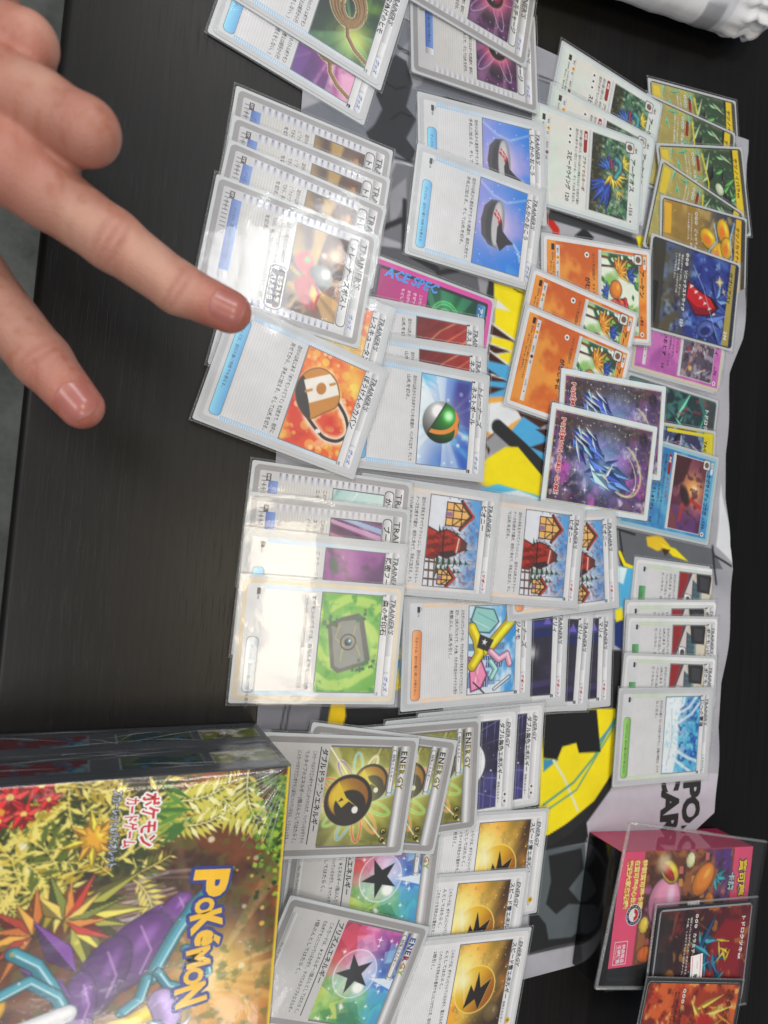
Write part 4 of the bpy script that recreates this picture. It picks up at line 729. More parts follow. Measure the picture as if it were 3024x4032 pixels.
# rubber-backed cloth mat with its comic print; picture shapes in table millimetres
MAT_PRINT=[
 ('p',(120,124,134),[(-299.3,148.9),(-299.0,168.9),(-294.9,254.7),(-297.2,267.0),(-281.5,265.5),(-208.8,169.5),(-214.2,155.9),(-215.1,97.5),(-227.8,97.6),(-261.6,144.1)],0),
 ('p',(150,152,160),[(-261.6,144.1),(-296.3,165.6),(-292.3,176.1),(-265.7,170.4),(-243.9,144.8)],0),
 ('p',(58,60,65),[(-270.4,143.7),(-277.4,153.1),(-275.9,159.8),(-263.8,164.5),(-248.9,161.0),(-243.5,167.9),(-230.2,161.8),(-223.9,168.8),(-216.7,164.9),(-220.2,155.6),(-228.1,152.0),(-223.3,145.8),(-230.7,140.6),(-242.7,145.7),(-250.2,141.4),(-258.6,144.2)],0),
 ('p',(58,60,65),[(-226.4,136.1),(-236.6,145.2),(-226.1,155.4),(-213.3,152.7),(-214.1,144.6)],0),
 ('p',(34,36,40),[(-254.0,167.5),(-263.5,187.8),(-264.5,205.8),(-255.5,202.5),(-248.0,167.7)],0),
 ('l',(26,27,30),[(-259.1,145.8),(-257.3,154.0),(-260.9,160.5)],0.5),
 ('l',(26,27,30),[(-238.5,151.6),(-244.9,157.8),(-243.9,164.6)],0.5),
 ('l',(30,30,33),[(-300.1,157.1),(-299.6,165.5)],0.7),
 ('l',(30,30,33),[(-282.9,153.7),(-280.9,166.3)],0.7),
 ('l',(30,30,33),[(-281.4,154.6),(-279.0,168.1)],0.5),
 ('l',(30,30,33),[(-216.9,154.6),(-217.5,167.7)],0.7),
 ('l',(215,216,222),[(-214.8,154.7),(-215.4,167.8)],0.9),
 ('l',(30,30,33),[(-298.7,254.2),(-299.2,266.9)],0.9),
 ('l',(30,30,33),[(-296.1,254.3),(-296.5,267.0)],0.6),
 ('p',(118,119,126),[(-214.2,155.9),(-214.8,169.2),(-193.8,170.1),(-167.9,162.9),(-169.1,148.2),(-194.4,148.6)],0),
 ('p',(150,151,158),[(-195.2,151.8),(-207.1,162.8),(-193.6,163.4),(-174.9,154.4)],0),
 ('p',(96,97,103),[(-162.6,138.9),(-164.9,163.0),(-156.8,229.0),(-144.9,225.8),(-157.3,148.7)],0),
 ('l',(50,50,55),[(-172.4,146.4),(-182.6,162.6)],3.3),
 ('l',(50,50,55),[(-193.4,162.4),(-164.9,162.8)],2.7),
 ('l',(50,50,55),[(-162.2,168.1),(-157.5,185.4)],3.8),
 ('l',(50,50,55),[(-155.4,186.4),(-160.0,199.4)],3.2),
 ('p',(150,151,156),[(-159.4,213.9),(-158.4,229.0),(-146.9,227.6),(-149.5,216.2)],0),
 ('p',(50,50,55),[(-157.9,222.4),(-157.5,227.1),(-145.0,226.1),(-148.8,220.9)],0),
 ('l',(200,40,28),[(-208.8,264.4),(-201.5,273.0),(-192.1,272.3)],5.5),
 ('p',(38,40,42),[(-200.7,287.8),(-208.6,296.1),(-203.7,305.1),(-200.6,303.0)],0),
 ('p',(60,62,66),[(-214.7,268.3),(-210.6,356.0),(-206.6,358.6),(-207.1,264.5)],0),
 ('p',(242,222,18),[(-213.1,342.6),(-215.0,351.0),(-203.1,346.6)],0),
 ('p',(24,25,28),[(-220.9,353.1),(-278.5,363.2),(-278.1,368.2),(-203.4,356.2)],0),
 ('p',(242,222,18),[(-157.5,226.2),(-156.6,262.5),(-98.9,250.8),(-111.2,224.4),(-134.2,228.1)],0),
 ('p',(225,228,232),[(-141.8,225.9),(-141.7,239.3),(-147.2,229.4)],0),
 ('p',(30,30,33),[(-156.6,240.6),(-154.4,250.5),(-154.9,244.6)],0),
 ('p',(225,228,232),[(-132.9,224.4),(-122.8,247.7),(-123.4,224.8)],0),
 ('p',(66,36,30),[(-131.6,224.4),(-122.4,244.9),(-124.7,224.7)],0),
 ('p',(225,228,232),[(-119.9,223.1),(-116.4,243.0),(-110.5,223.5)],0),
 ('p',(66,36,30),[(-118.7,223.1),(-116.0,240.3),(-111.7,223.4)],0),
 ('p',(225,228,232),[(-115.3,224.2),(-107.3,241.5),(-105.9,224.6)],0),
 ('p',(66,36,30),[(-114.1,224.2),(-106.9,238.8),(-107.1,224.5)],0),
 ('p',(78,168,218),[(-108.2,219.8),(-107.2,240.7),(-103.7,250.6),(-87.5,237.7),(-85.4,220.8)],0),
 ('p',(66,36,30),[(-103.2,223.8),(-96.5,239.2),(-95.5,225.0)],0),
 ('p',(225,228,232),[(-100.4,226.7),(-97.5,240.2),(-99.1,225.8)],0),
 ('p',(66,36,30),[(-92.2,224.2),(-92.3,237.5),(-86.7,224.5)],0),
 ('p',(236,170,70),[(-84.1,222.7),(-88.0,241.5),(-76.5,269.8),(-76.6,255.7),(-67.9,266.1),(-69.3,248.1),(-55.1,233.3),(-63.5,221.7)],0),
 ('p',(225,228,232),[(-80.9,222.8),(-84.3,237.8),(-76.2,251.8),(-70.3,242.3),(-61.4,233.1),(-65.0,221.7)],0),
 ('p',(66,36,30),[(-82.0,245.7),(-75.3,274.0),(-69.3,264.0),(-76.0,249.8)],0),
 ('p',(66,36,30),[(-57.2,222.0),(-64.4,231.0),(-49.8,227.0)],0),
 ('p',(78,168,218),[(-65.5,242.5),(-76.2,251.8),(-65.6,276.5),(-42.4,277.4),(-46.8,269.0)],0),
 ('p',(66,36,30),[(-69.1,262.0),(-70.6,276.3),(-62.3,276.6)],0),
 ('p',(66,36,30),[(-57.3,258.5),(-63.9,276.5),(-52.4,277.0)],0),
 ('p',(150,151,156),[(-57.4,223.8),(-66.4,234.7),(-57.7,244.7),(-48.6,231.7)],0),
 ('l',(42,43,46),[(-67.8,232.8),(-55.2,252.7),(-42.0,271.3)],9.1),
 ('p',(242,222,18),[(-42.8,218.9),(-55.6,239.0),(-56.5,248.7),(-38.6,269.4),(-18.7,266.1),(-31.9,219.4)],0),
 ('p',(242,222,18),[(-44.7,222.5),(-54.2,241.0),(-35.4,271.5),(-23.0,270.0),(-31.4,223.1)],0),
 ('p',(90,190,232),[(-28.1,221.4),(-32.1,234.3),(-25.5,271.9),(-19.0,272.2),(-22.7,221.6)],0),
 ('p',(222,236,244),[(-24.5,227.1),(-29.1,249.8),(-23.2,274.1),(-12.5,274.5),(-16.7,227.4)],0),
 ('p',(96,100,106),[(-9.0,332.0),(3.4,425.6),(18.4,435.6),(17.9,336.5)],0),
 ('l',(30,30,33),[(1.5,425.5),(29.8,430.6)],1.4),
 ('l',(30,30,33),[(-8.1,330.9),(-4.4,349.6)],1.4),
 ('l',(30,30,33),[(-5.6,335.6),(7.4,338.4)],1.4),
 ('l',(30,30,30),[(8.3,336.1),(16.9,340.6),(19.4,350.1)],4.2),
 ('l',(242,222,18),[(8.3,336.1),(16.4,341.1),(19.1,350.1)],2.8),
 ('p',(215,218,224),[(1.5,428.2),(14.4,445.1),(-16.0,439.9),(-46.4,434.6)],0),
 ('l',(30,30,33),[(9.0,428.5),(16.0,443.0)],1.4),
 ('p',(228,190,40),[(-2.9,360.4),(-5.2,373.7),(2.7,383.9),(6.6,371.7),(3.3,361.8)],0),
 ('p',(242,222,18),[(1.1,373.9),(4.4,389.0),(13.3,402.2),(9.9,386.7)],0),
 ('p',(70,40,25),[(4.7,375.3),(5.4,384.0),(10.0,379.2)],0),
 ('p',(80,176,222),[(17.9,336.5),(19.4,350.5),(51.0,344.7),(47.4,333.1)],0),
 ('p',(215,235,240),[(17.9,334.7),(18.8,343.5),(30.0,340.4),(28.3,334.6)],0),
 ('p',(30,50,110),[(54.3,333.4),(52.8,344.8),(75.3,341.1),(71.6,334.1)],0),
 ('p',(242,222,18),[(47.4,334.2),(45.7,339.9),(54.4,341.4),(56.0,334.6)],0),
 ('p',(30,30,33),[(74.8,329.7),(75.3,341.1),(120.2,340.5),(119.3,329.2)],0),
 ('p',(24,25,28),[(96.3,93.5),(113.5,342.6),(165.4,344.6),(201.5,312.7),(201.1,232.9),(125.2,101.7)],0),
 ('p',(242,222,18),[(110.0,273.5),(114.8,336.9),(157.7,337.5),(179.0,318.3),(191.9,282.9),(190.7,274.8)],0),
 ('p',(60,140,180),[(142.6,276.8),(144.0,289.2),(150.8,277.2)],0),
 ('l',(225,228,190),[(144.3,285.1),(156.0,293.8),(168.3,300.6),(179.0,306.4)],1.9),
 ('l',(70,150,150),[(171.9,278.0),(160.3,302.4),(145.5,319.1),(121.6,336.0)],1.5),
 ('l',(70,150,150),[(176.7,278.2),(165.6,304.8),(126.7,336.2)],1.1),
 ('l',(70,150,180),[(135.8,323.1),(123.4,337.2)],2.0),
 ('p',(22,23,26),[(110.0,273.5),(114.3,320.1),(142.7,324.5),(141.6,305.9),(134.7,303.5),(136.1,292.0),(143.9,288.1),(141.8,276.8)],0),
 ('l',(34,35,37),[(156.5,342.0),(177.9,322.6),(190.9,297.3),(197.5,277.1)],7.4),
 ('p',(196,192,204),[(161.7,342.2),(169.8,442.6),(224.4,444.6),(203.9,317.1),(188.5,314.3)],0),
 ('p',(84,92,97),[(201.0,279.2),(201.7,313.7),(265.5,317.4),(262.9,269.8),(232.8,269.6)],0),
 ('p',(26,28,31),[(204.9,283.5),(204.5,310.6),(218.3,313.3),(229.2,301.0),(241.2,312.1),(239.1,301.4),(243.6,291.2),(235.4,282.7),(221.6,286.2)],0),
 ('p',(26,28,31),[(232.8,269.6),(248.4,283.2),(258.5,285.7),(261.0,304.4),(257.9,312.8),(265.5,317.4),(263.7,269.9)],0),
 ('l',(30,30,33),[(199.7,281.2),(200.5,314.8)],1.1),
 ('l',(30,30,33),[(264.1,269.9),(266.8,317.4)],1.1),
 ('l',(30,30,33),[(262.1,269.8),(264.8,317.4)],0.9),
 ('p',(124,124,132),[(93.2,86.6),(95.9,124.7),(110.9,122.4),(106.2,84.5)],0),
 ('l',(30,30,33),[(94.4,103.8),(107.7,101.6)],0.6),
 ('l',(30,30,33),[(94.6,106.3),(108.0,104.4)],0.6),
 ('p',(58,60,66),[(94.6,124.6),(95.0,130.6),(108.7,128.2),(108.2,122.3)],0),
 ('p',(232,196,20),[(95.6,129.8),(96.2,137.8),(104.0,138.8),(109.5,137.2),(108.7,127.9)],0),
 ('p',(70,160,200),[(42.2,167.2),(39.3,173.6),(68.8,174.9),(68.5,168.3)],0),
 ('p',(242,222,18),[(68.5,167.5),(65.8,174.8),(89.4,175.8),(91.9,168.7)],0),
 ('p',(60,150,205),[(74.4,168.6),(73.1,172.6),(87.7,172.5)],0),
]

MW, MH, MA, MCX, MCY = 596., 352., -1.6, -19., 268.
nx, ny = 661, 401
mu, mv = np.meshgrid(np.linspace(-MW / 2, MW / 2, nx), np.linspace(-MH / 2, MH / 2, ny))
ca, sa = math.cos(math.radians(MA)), math.sin(math.radians(MA))
ex = np.interp(mu, [-298, -290, -190, -142, -115, -60, 15, 32, 100, 180, 212, 222, 240, 298], [0, 2, 4, 0, -9, -7, -3, 2, 0, -2, -4, -24, -30, -34])
wgt = sst(MH / 2 - 60, MH / 2, mv)
mz = 1.0 + wgt * np.clip(2.2 + 2.2 * np.sin(mu / 31.) + 1.4 * np.sin(mu / 13. + 1), 0, 9) * sst(MH / 2 - 26, MH / 2, mv)
mv2 = mv + ex * wgt
WX = MCX + mu * ca - mv2 * sa; WY = MCY + mu * sa + mv2 * ca
mp_ = P(1, 1, X=WX, Y=WY); mp_.fill((170, 170, 178)); mp_.mix((150, 151, 160), sst(.45, .7, fbm(WX / 70, WY / 70, 3)))
for k_, c_, pts_, w_ in MAT_PRINT:
    x0 = min(q[0] for q in pts_) - 6 - w_; x1 = max(q[0] for q in pts_) + 6 + w_; y0 = min(q[1] for q in pts_) - 6 - w_; y1 = max(q[1] for q in pts_) + 6 + w_
    sel = (WX > x0) & (WX < x1) & (WY > y0) & (WY < y1)
    sub = P(1, 1, X=WX[sel], Y=WY[sel]); sub.im = mp_.im[sel]
    if k_ == 'p': sub.poly(pts_, c_, 1, .7)
    else: sub.line(pts_, w_, c_, 1, .7)
    mp_.im[sel] = sub.im
mat_mesh = grid_mesh('printed_cloth', mu, mv2, mz, mp_.im)
M_CLOTH = printed('mat_cloth', .85, 0, .35, 2500.)
mat_o = empty('play_mat', pose(MCX, MCY, .1, MA)); tag(mat_o, 'grey cloth play mat with yellow, blue and black comic print under the cards', 'play mat')
o = link('printed_cloth', mat_mesh, mat_o, M_CLOTH)
for p_ in mat_mesh.polygons: p_.use_smooth = True
bm = bmesh.new()   # rubber underside as a thin skirt round the rim
rim = [(j, 0) for j in range(0, nx, 6)] + [(nx - 1, i) for i in range(0, ny, 6)] + [(j, ny - 1) for j in range(nx - 1, -1, -6)] + [(0, i) for i in range(ny - 1, -1, -6)]
pr = [(mu[i, j], mv2[i, j], mz[i, j]) for j, i in rim]
va = [bm.verts.new((x * MM, y * MM, (z - .02) * MM)) for x, y, z in pr]; vb = [bm.verts.new((x * MM, y * MM, max(0, z - 1.2) * MM)) for x, y, z in pr]
for i in range(len(rim)):
    j = (i + 1) % len(rim)
    if (va[i].co - va[j].co).length > 1e-7: bm.faces.new((va[i], va[j], vb[j], vb[i]))
link('rubber_edge', to_mesh(bm, 'rubber_edge'), mat_o, simple('black_rubber', (44, 44, 46), .8))
pm = PM()
for s_, x, y, sz, c in (('POK', 172, 404, 23, (44, 44, 46)), ('CARD', 161, 383, 23, (44, 44, 46))): text(pm, s_, 0 + (x - MCX) * ca + (y - MCY) * sa, -(x - MCX) * sa + (y - MCY) * ca, sz, c, 1.5 if s_ == 'CARD' else 1.7, .045, 0, None, res=3)
x, y = -13, 414; outlined(pm, 'eld', (x - MCX) * ca + (y - MCY) * sa, -(x - MCX) * sa + (y - MCY) * ca, 10, .7, (30, 30, 32), (238, 238, 240), 1.6, .03)
tag(link('lettering', pm.mesh('lettering'), mat_o, M_CLOTH), kind='stuff')

# ------------------------------------------------------------------ the sixty sleeved cards
def plate(name, w, h, r, z0, z1, n=5):
    bm = bmesh.new(); pts = []
    for cx, cy, a0 in ((w / 2 - r, h / 2 - r, 0), (-w / 2 + r, h / 2 - r, 90), (-w / 2 + r, -h / 2 + r, 180), (w / 2 - r, -h / 2 + r, 270)):
        for k in range(n + 1): a = math.radians(a0 + 90 * k / n); pts.append((cx + r * math.cos(a), cy + r * math.sin(a)))
    lo = [bm.verts.new((x * MM, y * MM, z0 * MM)) for x, y in pts]; hi = [bm.verts.new((x * MM, y * MM, z1 * MM)) for x, y in pts]
    bm.faces.new(hi); bm.faces.new(lo[::-1])
    for i in range(len(pts)): j = (i + 1) % len(pts); bm.faces.new((lo[i], lo[j], hi[j], hi[i]))
    return to_mesh(bm, name)
def sleeve_mesh(name, w, h, seam, z0, z1):
    """front film, and round it a flat welded seam with a slightly raised rim"""
    bm = bmesh.new(); R = lambda a, b, z: [bm.verts.new((x * MM, y * MM, z * MM)) for x, y in ((-a, -b), (a, -b), (a, b), (-a, b))]
    A = R(w / 2 - .9, h / 2 - .9, z1); B = R(w / 2 - .12, h / 2 - .12, z1 - .10); C = R(w / 2, h / 2, z1 - .3)
    bm.faces.new(A).material_index = 0
    for p0, p1 in ((A, B), (B, C)):
        for i in range(4): j = (i + 1) % 4; bm.faces.new((p0[i], p1[i], p1[j], p0[j])).material_index = 1
    me = to_mesh(bm, name); me.materials.append(M_SLEEVE); me.materials.append(M_SEAM); return me
S_STOCK = plate('card_stock', 63, 88, 3, .26, .50); S_STOCK.materials.append(M_STOCK)
S_BACK = plate('sleeve_backing', 66.2, 91.2, 1.2, .06, .24); S_BACK.materials.append(M_BACK)
S_SLV = sleeve_mesh('clear_sleeve', 69, 94, 1.5, .0, .76)

B_TR = ['自分の山札を上から4枚見て、その中からトレーナーズ', '(「トレーナーズポスト」をのぞく)を1枚選び、相手に見せ', 'てから、手札に加える。残りのカードは山札にもどし、山札', 'を切る。']
B_ROPE = ['おたがいのプレイヤーは、それぞれ自分のバトルポケモン', 'をベンチポケモンと入れ替える。(入れ替えは相手から行', 'う。入れ替えられないなら、入れ替えをしない。)']
B_NEST = ['自分の山札からたねポケモンを1枚選び、ベンチに出す。そして', '山札を切る。']
B_PEO = ['自分の手札をすべてトラッシュし、自分の山札からトレー', 'ナーズを2枚まで選び、相手に見せて、手札に加える。そし', 'て山札を切る。']
SUP = dict(kind='サポート', tick=(236, 200, 160), bar=(226, 140, 84), bartext='サポートは、自分の番に1枚しか使えない。')
STA = dict(kind='スタジアム', tick=(196, 220, 176), bar=(120, 180, 80), kc=(70, 140, 70), bartext='スタジアムは、自分の番に1枚だけ場に出せる。')
B_LAB = ['おたがいのプレイヤーは、自分の番ごとに1回、自分の', '山札にある「化石」と名のつくカードを選び、', 'ベンチに出してよい。その場合、', '使ったなら、自分の番は終わる。']
GREY = (226, 227, 228)
D = {}
def design(key, parts): D[key] = parts
design('rope_green', trainer_new('あなぬけのヒモ', B_ROPE, a_rope, args=(True,), bx=6))
design('rope_pink', trainer_new('あなぬけのヒモ', B_ROPE, a_rope, args=(False,), bx=6))
design('post', trainer_old('トレーナーズポスト', B_TR, a_post, stamp=('エクストラ', 'バトルの日')))
design('rescue', trainer_new('レスキュータンカ', ['自分のトラッシュにあるポケモンを1枚選び、'], a_rescue))
design('bag', trainer_new('ぼうけんのカバン', ['自分の山札にある「ポケモンのどうぐ」を2枚まで、相手に', '見せてから、手札に加える。そして山札を切る。'], a_bag, res=.4, bx=6))
design('light', trainer_old('かるいし', ['このカードをつけているポケモンのにげるための', 'エネルギーは、すべてなくなる。'], a_light, tool='ポケモンのどうぐ', code='022/031', mark='BW'))
design('boost', trainer_old('ブーストエナジー古代', ['このカードをつけているポケモンは、にげるための', 'エネルギーが必要なく、', 'バトル場で受ける効果'], a_wing, kind='ポケモンのどうぐ', code='062/066', mark='SV', light=True, stock=(166, 166, 170)))
design('hood', trainer_new('隠密フード', ['このカードをつけているポケモンは、'], a_hood, code='046/055', bartext='ポケモンのどうぐは、自分のポケモンにつける。'))
design('stone', trainer_new('森の封印石', ['ポケモンのどうぐは、自分のポケモンに1枚', 'このカードをつけているポケモンVは、このVSTARパワーを使える。'], a_stone, res=.42, code='092/098', stock=(214, 200, 176), bx=30, bar=(190, 200, 214)))
design('charge', trainer_old('スペシャルチャージ', ['自分のトラッシュにある特殊エネルギーを2枚選び、相手に', '見せてから、山札にもどす。そして山札を切る。'], a_charge, light=True))
design('incense', trainer_new('しんかのおこう', ['自分の山札から進化ポケモンを1枚選び、相手に見せて、', '手札に加える。そして山札を切る。'], a_incense, code='019/028', res=.42))
design('nest_old', trainer_new('ネストボール', B_NEST, a_streak))
design('nest', trainer_new('ネストボール', B_NEST, a_ball, hdr='トレーナーズ', res=.42))
design('peony', trainer_new('ピオニー', B_PEO, a_winter, res=.4, **SUP))
design('city', trainer_new('ナンジャモ', ['おたがいのプレイヤーは、それぞれ自分の手札をすべてウラにして', '切り、山札の下にもどす。その後、それぞれ自分のサイドの残り', '枚数ぶん、山札を引く。'], a_city, hdr='トレーナーズ', code='174/190', res=.42, **SUP))
design('dark', trainer_new('マリィ', ['おたがいのプレイヤーは、それぞれ手札をすべて'], a_dark, **SUP))
design('lab', trainer_new('ポケモンけんきゅうじょ', B_LAB, a_lab, short=True, res=.7, stock=GREY, **{**STA, 'bar': (70, 140, 84)}))
design('ice', trainer_new('頂への雪道', ['おたがいの場の「ルールを持つポケモン」全員の特性は、すべて', 'なくなる。'], a_ice, res=.7, **STA))
design('double', energy_new('ダブル無色エネルギー', ['このカードは、ポケモンについているかぎり、'], a_grid, 'star'))
design('bolt', energy_new('スピード雷エネルギー', ['このカードは、ポケモンについているかぎり、雷エネルギー1個ぶ', 'んとしてはたらく。', 'このカードを手札から雷ポケモンにつけたとき、自分の山札を', '2枚引く。'], a_bolt, 'bolt'))
design('dragon', energy_old('ダブルドラゴンエネルギー', ['このカードはドラゴンポケモンにしかつけられず、ついているかぎりすべ', 'てのタイプのエネルギー2個ぶんとしてはたらく。', '(このカードがドラゴンポケモン以外についているなら、トラッシュする。)'], a_dragon_energy))
design('prism', energy_old('プリズムエネルギー', ['このカードは、★エネルギー1個ぶんとしてはたらく。', 'たねポケモンについているかぎり、すべてのタイプのエネルギー', '1個ぶんとしてはたらく。'], a_prism, multi=True, pips=0))
design('bird', creature('アーケオス', '150', ['自分の番に1回使える。自分の山札から特殊エネルギーを2枚まで選び、', '自分のポケモン1匹につける。そして山札を切る。'], a_forest, (206, 218, 218), ((224, 222, 214), (226, 228, 230), (214, 226, 216)), ability='プライマルターボ', attack='スピードウイング', dmg='120', res=.6))
design('fossil', creature('アーケン', '80', ['コインを2回投げ、オモテの数×20ダメージ追加。'], a_jungle, (224, 224, 226), ((206, 96, 36), (226, 120, 44), (240, 168, 66)), attack='がむしゃら', dmg='20+', res=.6))
design('keys', creature('クレッフィ', '70', ['このポケモンがバトル場にいるかぎり、', 'おたがいのたねポケモンの特性は、なくなる。'], a_keys, (206, 196, 176), ((160, 84, 158), (206, 110, 190), (222, 132, 206)), ability='いたずらロック', attack='ねらいおとす', dmg='10', stage='たね', foil=True, res=.8))
design('sunset', creature('かがやくゲッコウガ', '130', ['自分の番に、自分の手札からエネルギーを1枚トラッシュするなら、', '1回使える。自分の山札を2枚引く。'], a_sunset, (150, 190, 206), ((60, 130, 190), (70, 150, 210), (110, 190, 226)), ability='かくしふだ', attack='げっこうしゅりけん', dmg='90', stage='たね', foil=True, res=.7))
design('thorn', fullart('テツノイバラex', '230', a_thorn, (66, 68, 66), ['このポケモンがバトル場にいるかぎり、', 'おたがいの場の特性は、すべてなくなる。'], 'ボルトサイクロン', '140', boxes=((3, 2.6, 22, 9, (226, 200, 60)), (6, 37.4, 17, 40.2, (150, 34, 36))), nm_y=78.4))
design('amber', fullart('テツノカイナex', '230', a_amber, (70, 70, 66), ['このワザのダメージで、相手のポケモンがきぜつしたなら、', 'サイドを1枚多くとる。'], 'ごっつあんプリファイ', '120', boxes=((3, 2.6, 24, 9, (232, 180, 50)),), nm_y=77.4))
design('night', fullart('ガブリアスV', '200', a_night, (64, 62, 58), ['相手のポケモン1匹に、ダメージ。', '次の自分の番、このポケモンは', 'このワザを使えない。'], 'ソニックストライク', '120', boxes=((30, 3.4, 59, 9, (30, 28, 28)),), nm_y=78.2, foil=True))
design('moon', fullart('トドロクツキex', '230', a_moon, (110, 116, 118), ['相手のバトルポケモンを、きぜつさせる。'], 'くるいえぐる', '', namecol=(235, 235, 235)))
design('tag', fullart('TAG TEAM', '270', a_tag, (196, 190, 90), ['自分のトラッシュにあるカードを'], 'ダークムーン', '160'))
q = P(57.5, 83, .46); a_nebula(q); f_ = PM(); f_.rrect(-33.1, -45.6, 33.1, 45.6, 1.2, (222, 232, 238), ZS + .03); f_.rrect(-29.6, -42.2, 29.6, 42.2, .8, (206, 190, 90), ZS + .04); f_.rrect(-29.1, -41.7, 29.1, 41.7, .7, (196, 206, 236), ZS + .05)
t_ = PM(); 
outlined(t_, 'POKÉMON CARD GAME', 0, -36.4, 4.6, .32, (250, 236, 230), (196, 40, 40), ZS + .09, .03, 8, maxw=50, align='c')
text(t_, '©Pokémon/Nintendo/Creatures/GAME FREAK', 0, -39.2, 1.9, (110, 110, 180), ZS + .1, .02, 0, 40, 'c')
design('nebula', [('frame_print', f_.mesh('frame_print'), M_PRINT), ('artwork', q.mesh('artwork', -28.75, -41.5, ZS + .06), M_PRINT), ('lettering', t_.mesh('lettering'), M_PRINT)])
# the pink card: magenta frame, foil lettering up its left side
f = PM(); t = PM(); f.rrect(.1, .1, 62.9, 87.9, 2.8, (214, 60, 160), ZS + .02, (226, 84, 176)); f.rrect(3, 3, 60, 85, 1.2, (60, 60, 66), ZS + .04); f.rrect(5, 11, 58, 43, .8, (176, 40, 120), ZS + .055, (206, 60, 150)); f.rect(3, 3, 60, 10.6, (80, 80, 88), ZS + .05)
for k in range(44): f.rect(3.2, 12 + k * 1.5, 5, 12.8 + k * 1.5, (30, 30, 34), ZS + .06)
f.rrect(5, 77.4, 58, 83.4, 1, (40, 110, 170), ZS + .06, (90, 170, 210)); text(t, 'アンフェアスタンプ', 7, 78.8, 3.9, (240, 244, 250), ZS + .1, .03, 0, 44); text(t, 'グッズ', 55, 84, 2.4, (60, 120, 220), ZS + .1, .03, 0, 10, 'c')
text(t, 'ACE SPEC', 8.4, 14, 8, (70, 150, 230), ZS + .12, .04, .3, 56, 'l', 90); lines(t, ['このカードは、前の相手の番に、自分のポケモンが', 'きぜつしていなければ使えない。', 'おたがいのプレイヤーは、それぞれ手札を山札に', 'もどして切る。'], 12, 38, 2.4, 4, 44, (246, 226, 240), .012); text(t, 'SV5a 057/066 ACE', 6, 5.6, 1.8, (230, 230, 235), ZS + .1, .01, 0, 20)
design('ace', [('frame_print', origin(f).mesh('frame_print'), M_PRINT), ('artwork', art_mesh(a_ace, 5, 43.4, 53, 33.6, .6), M_FOIL), ('lettering', origin(t).mesh('lettering'), M_FOIL)])

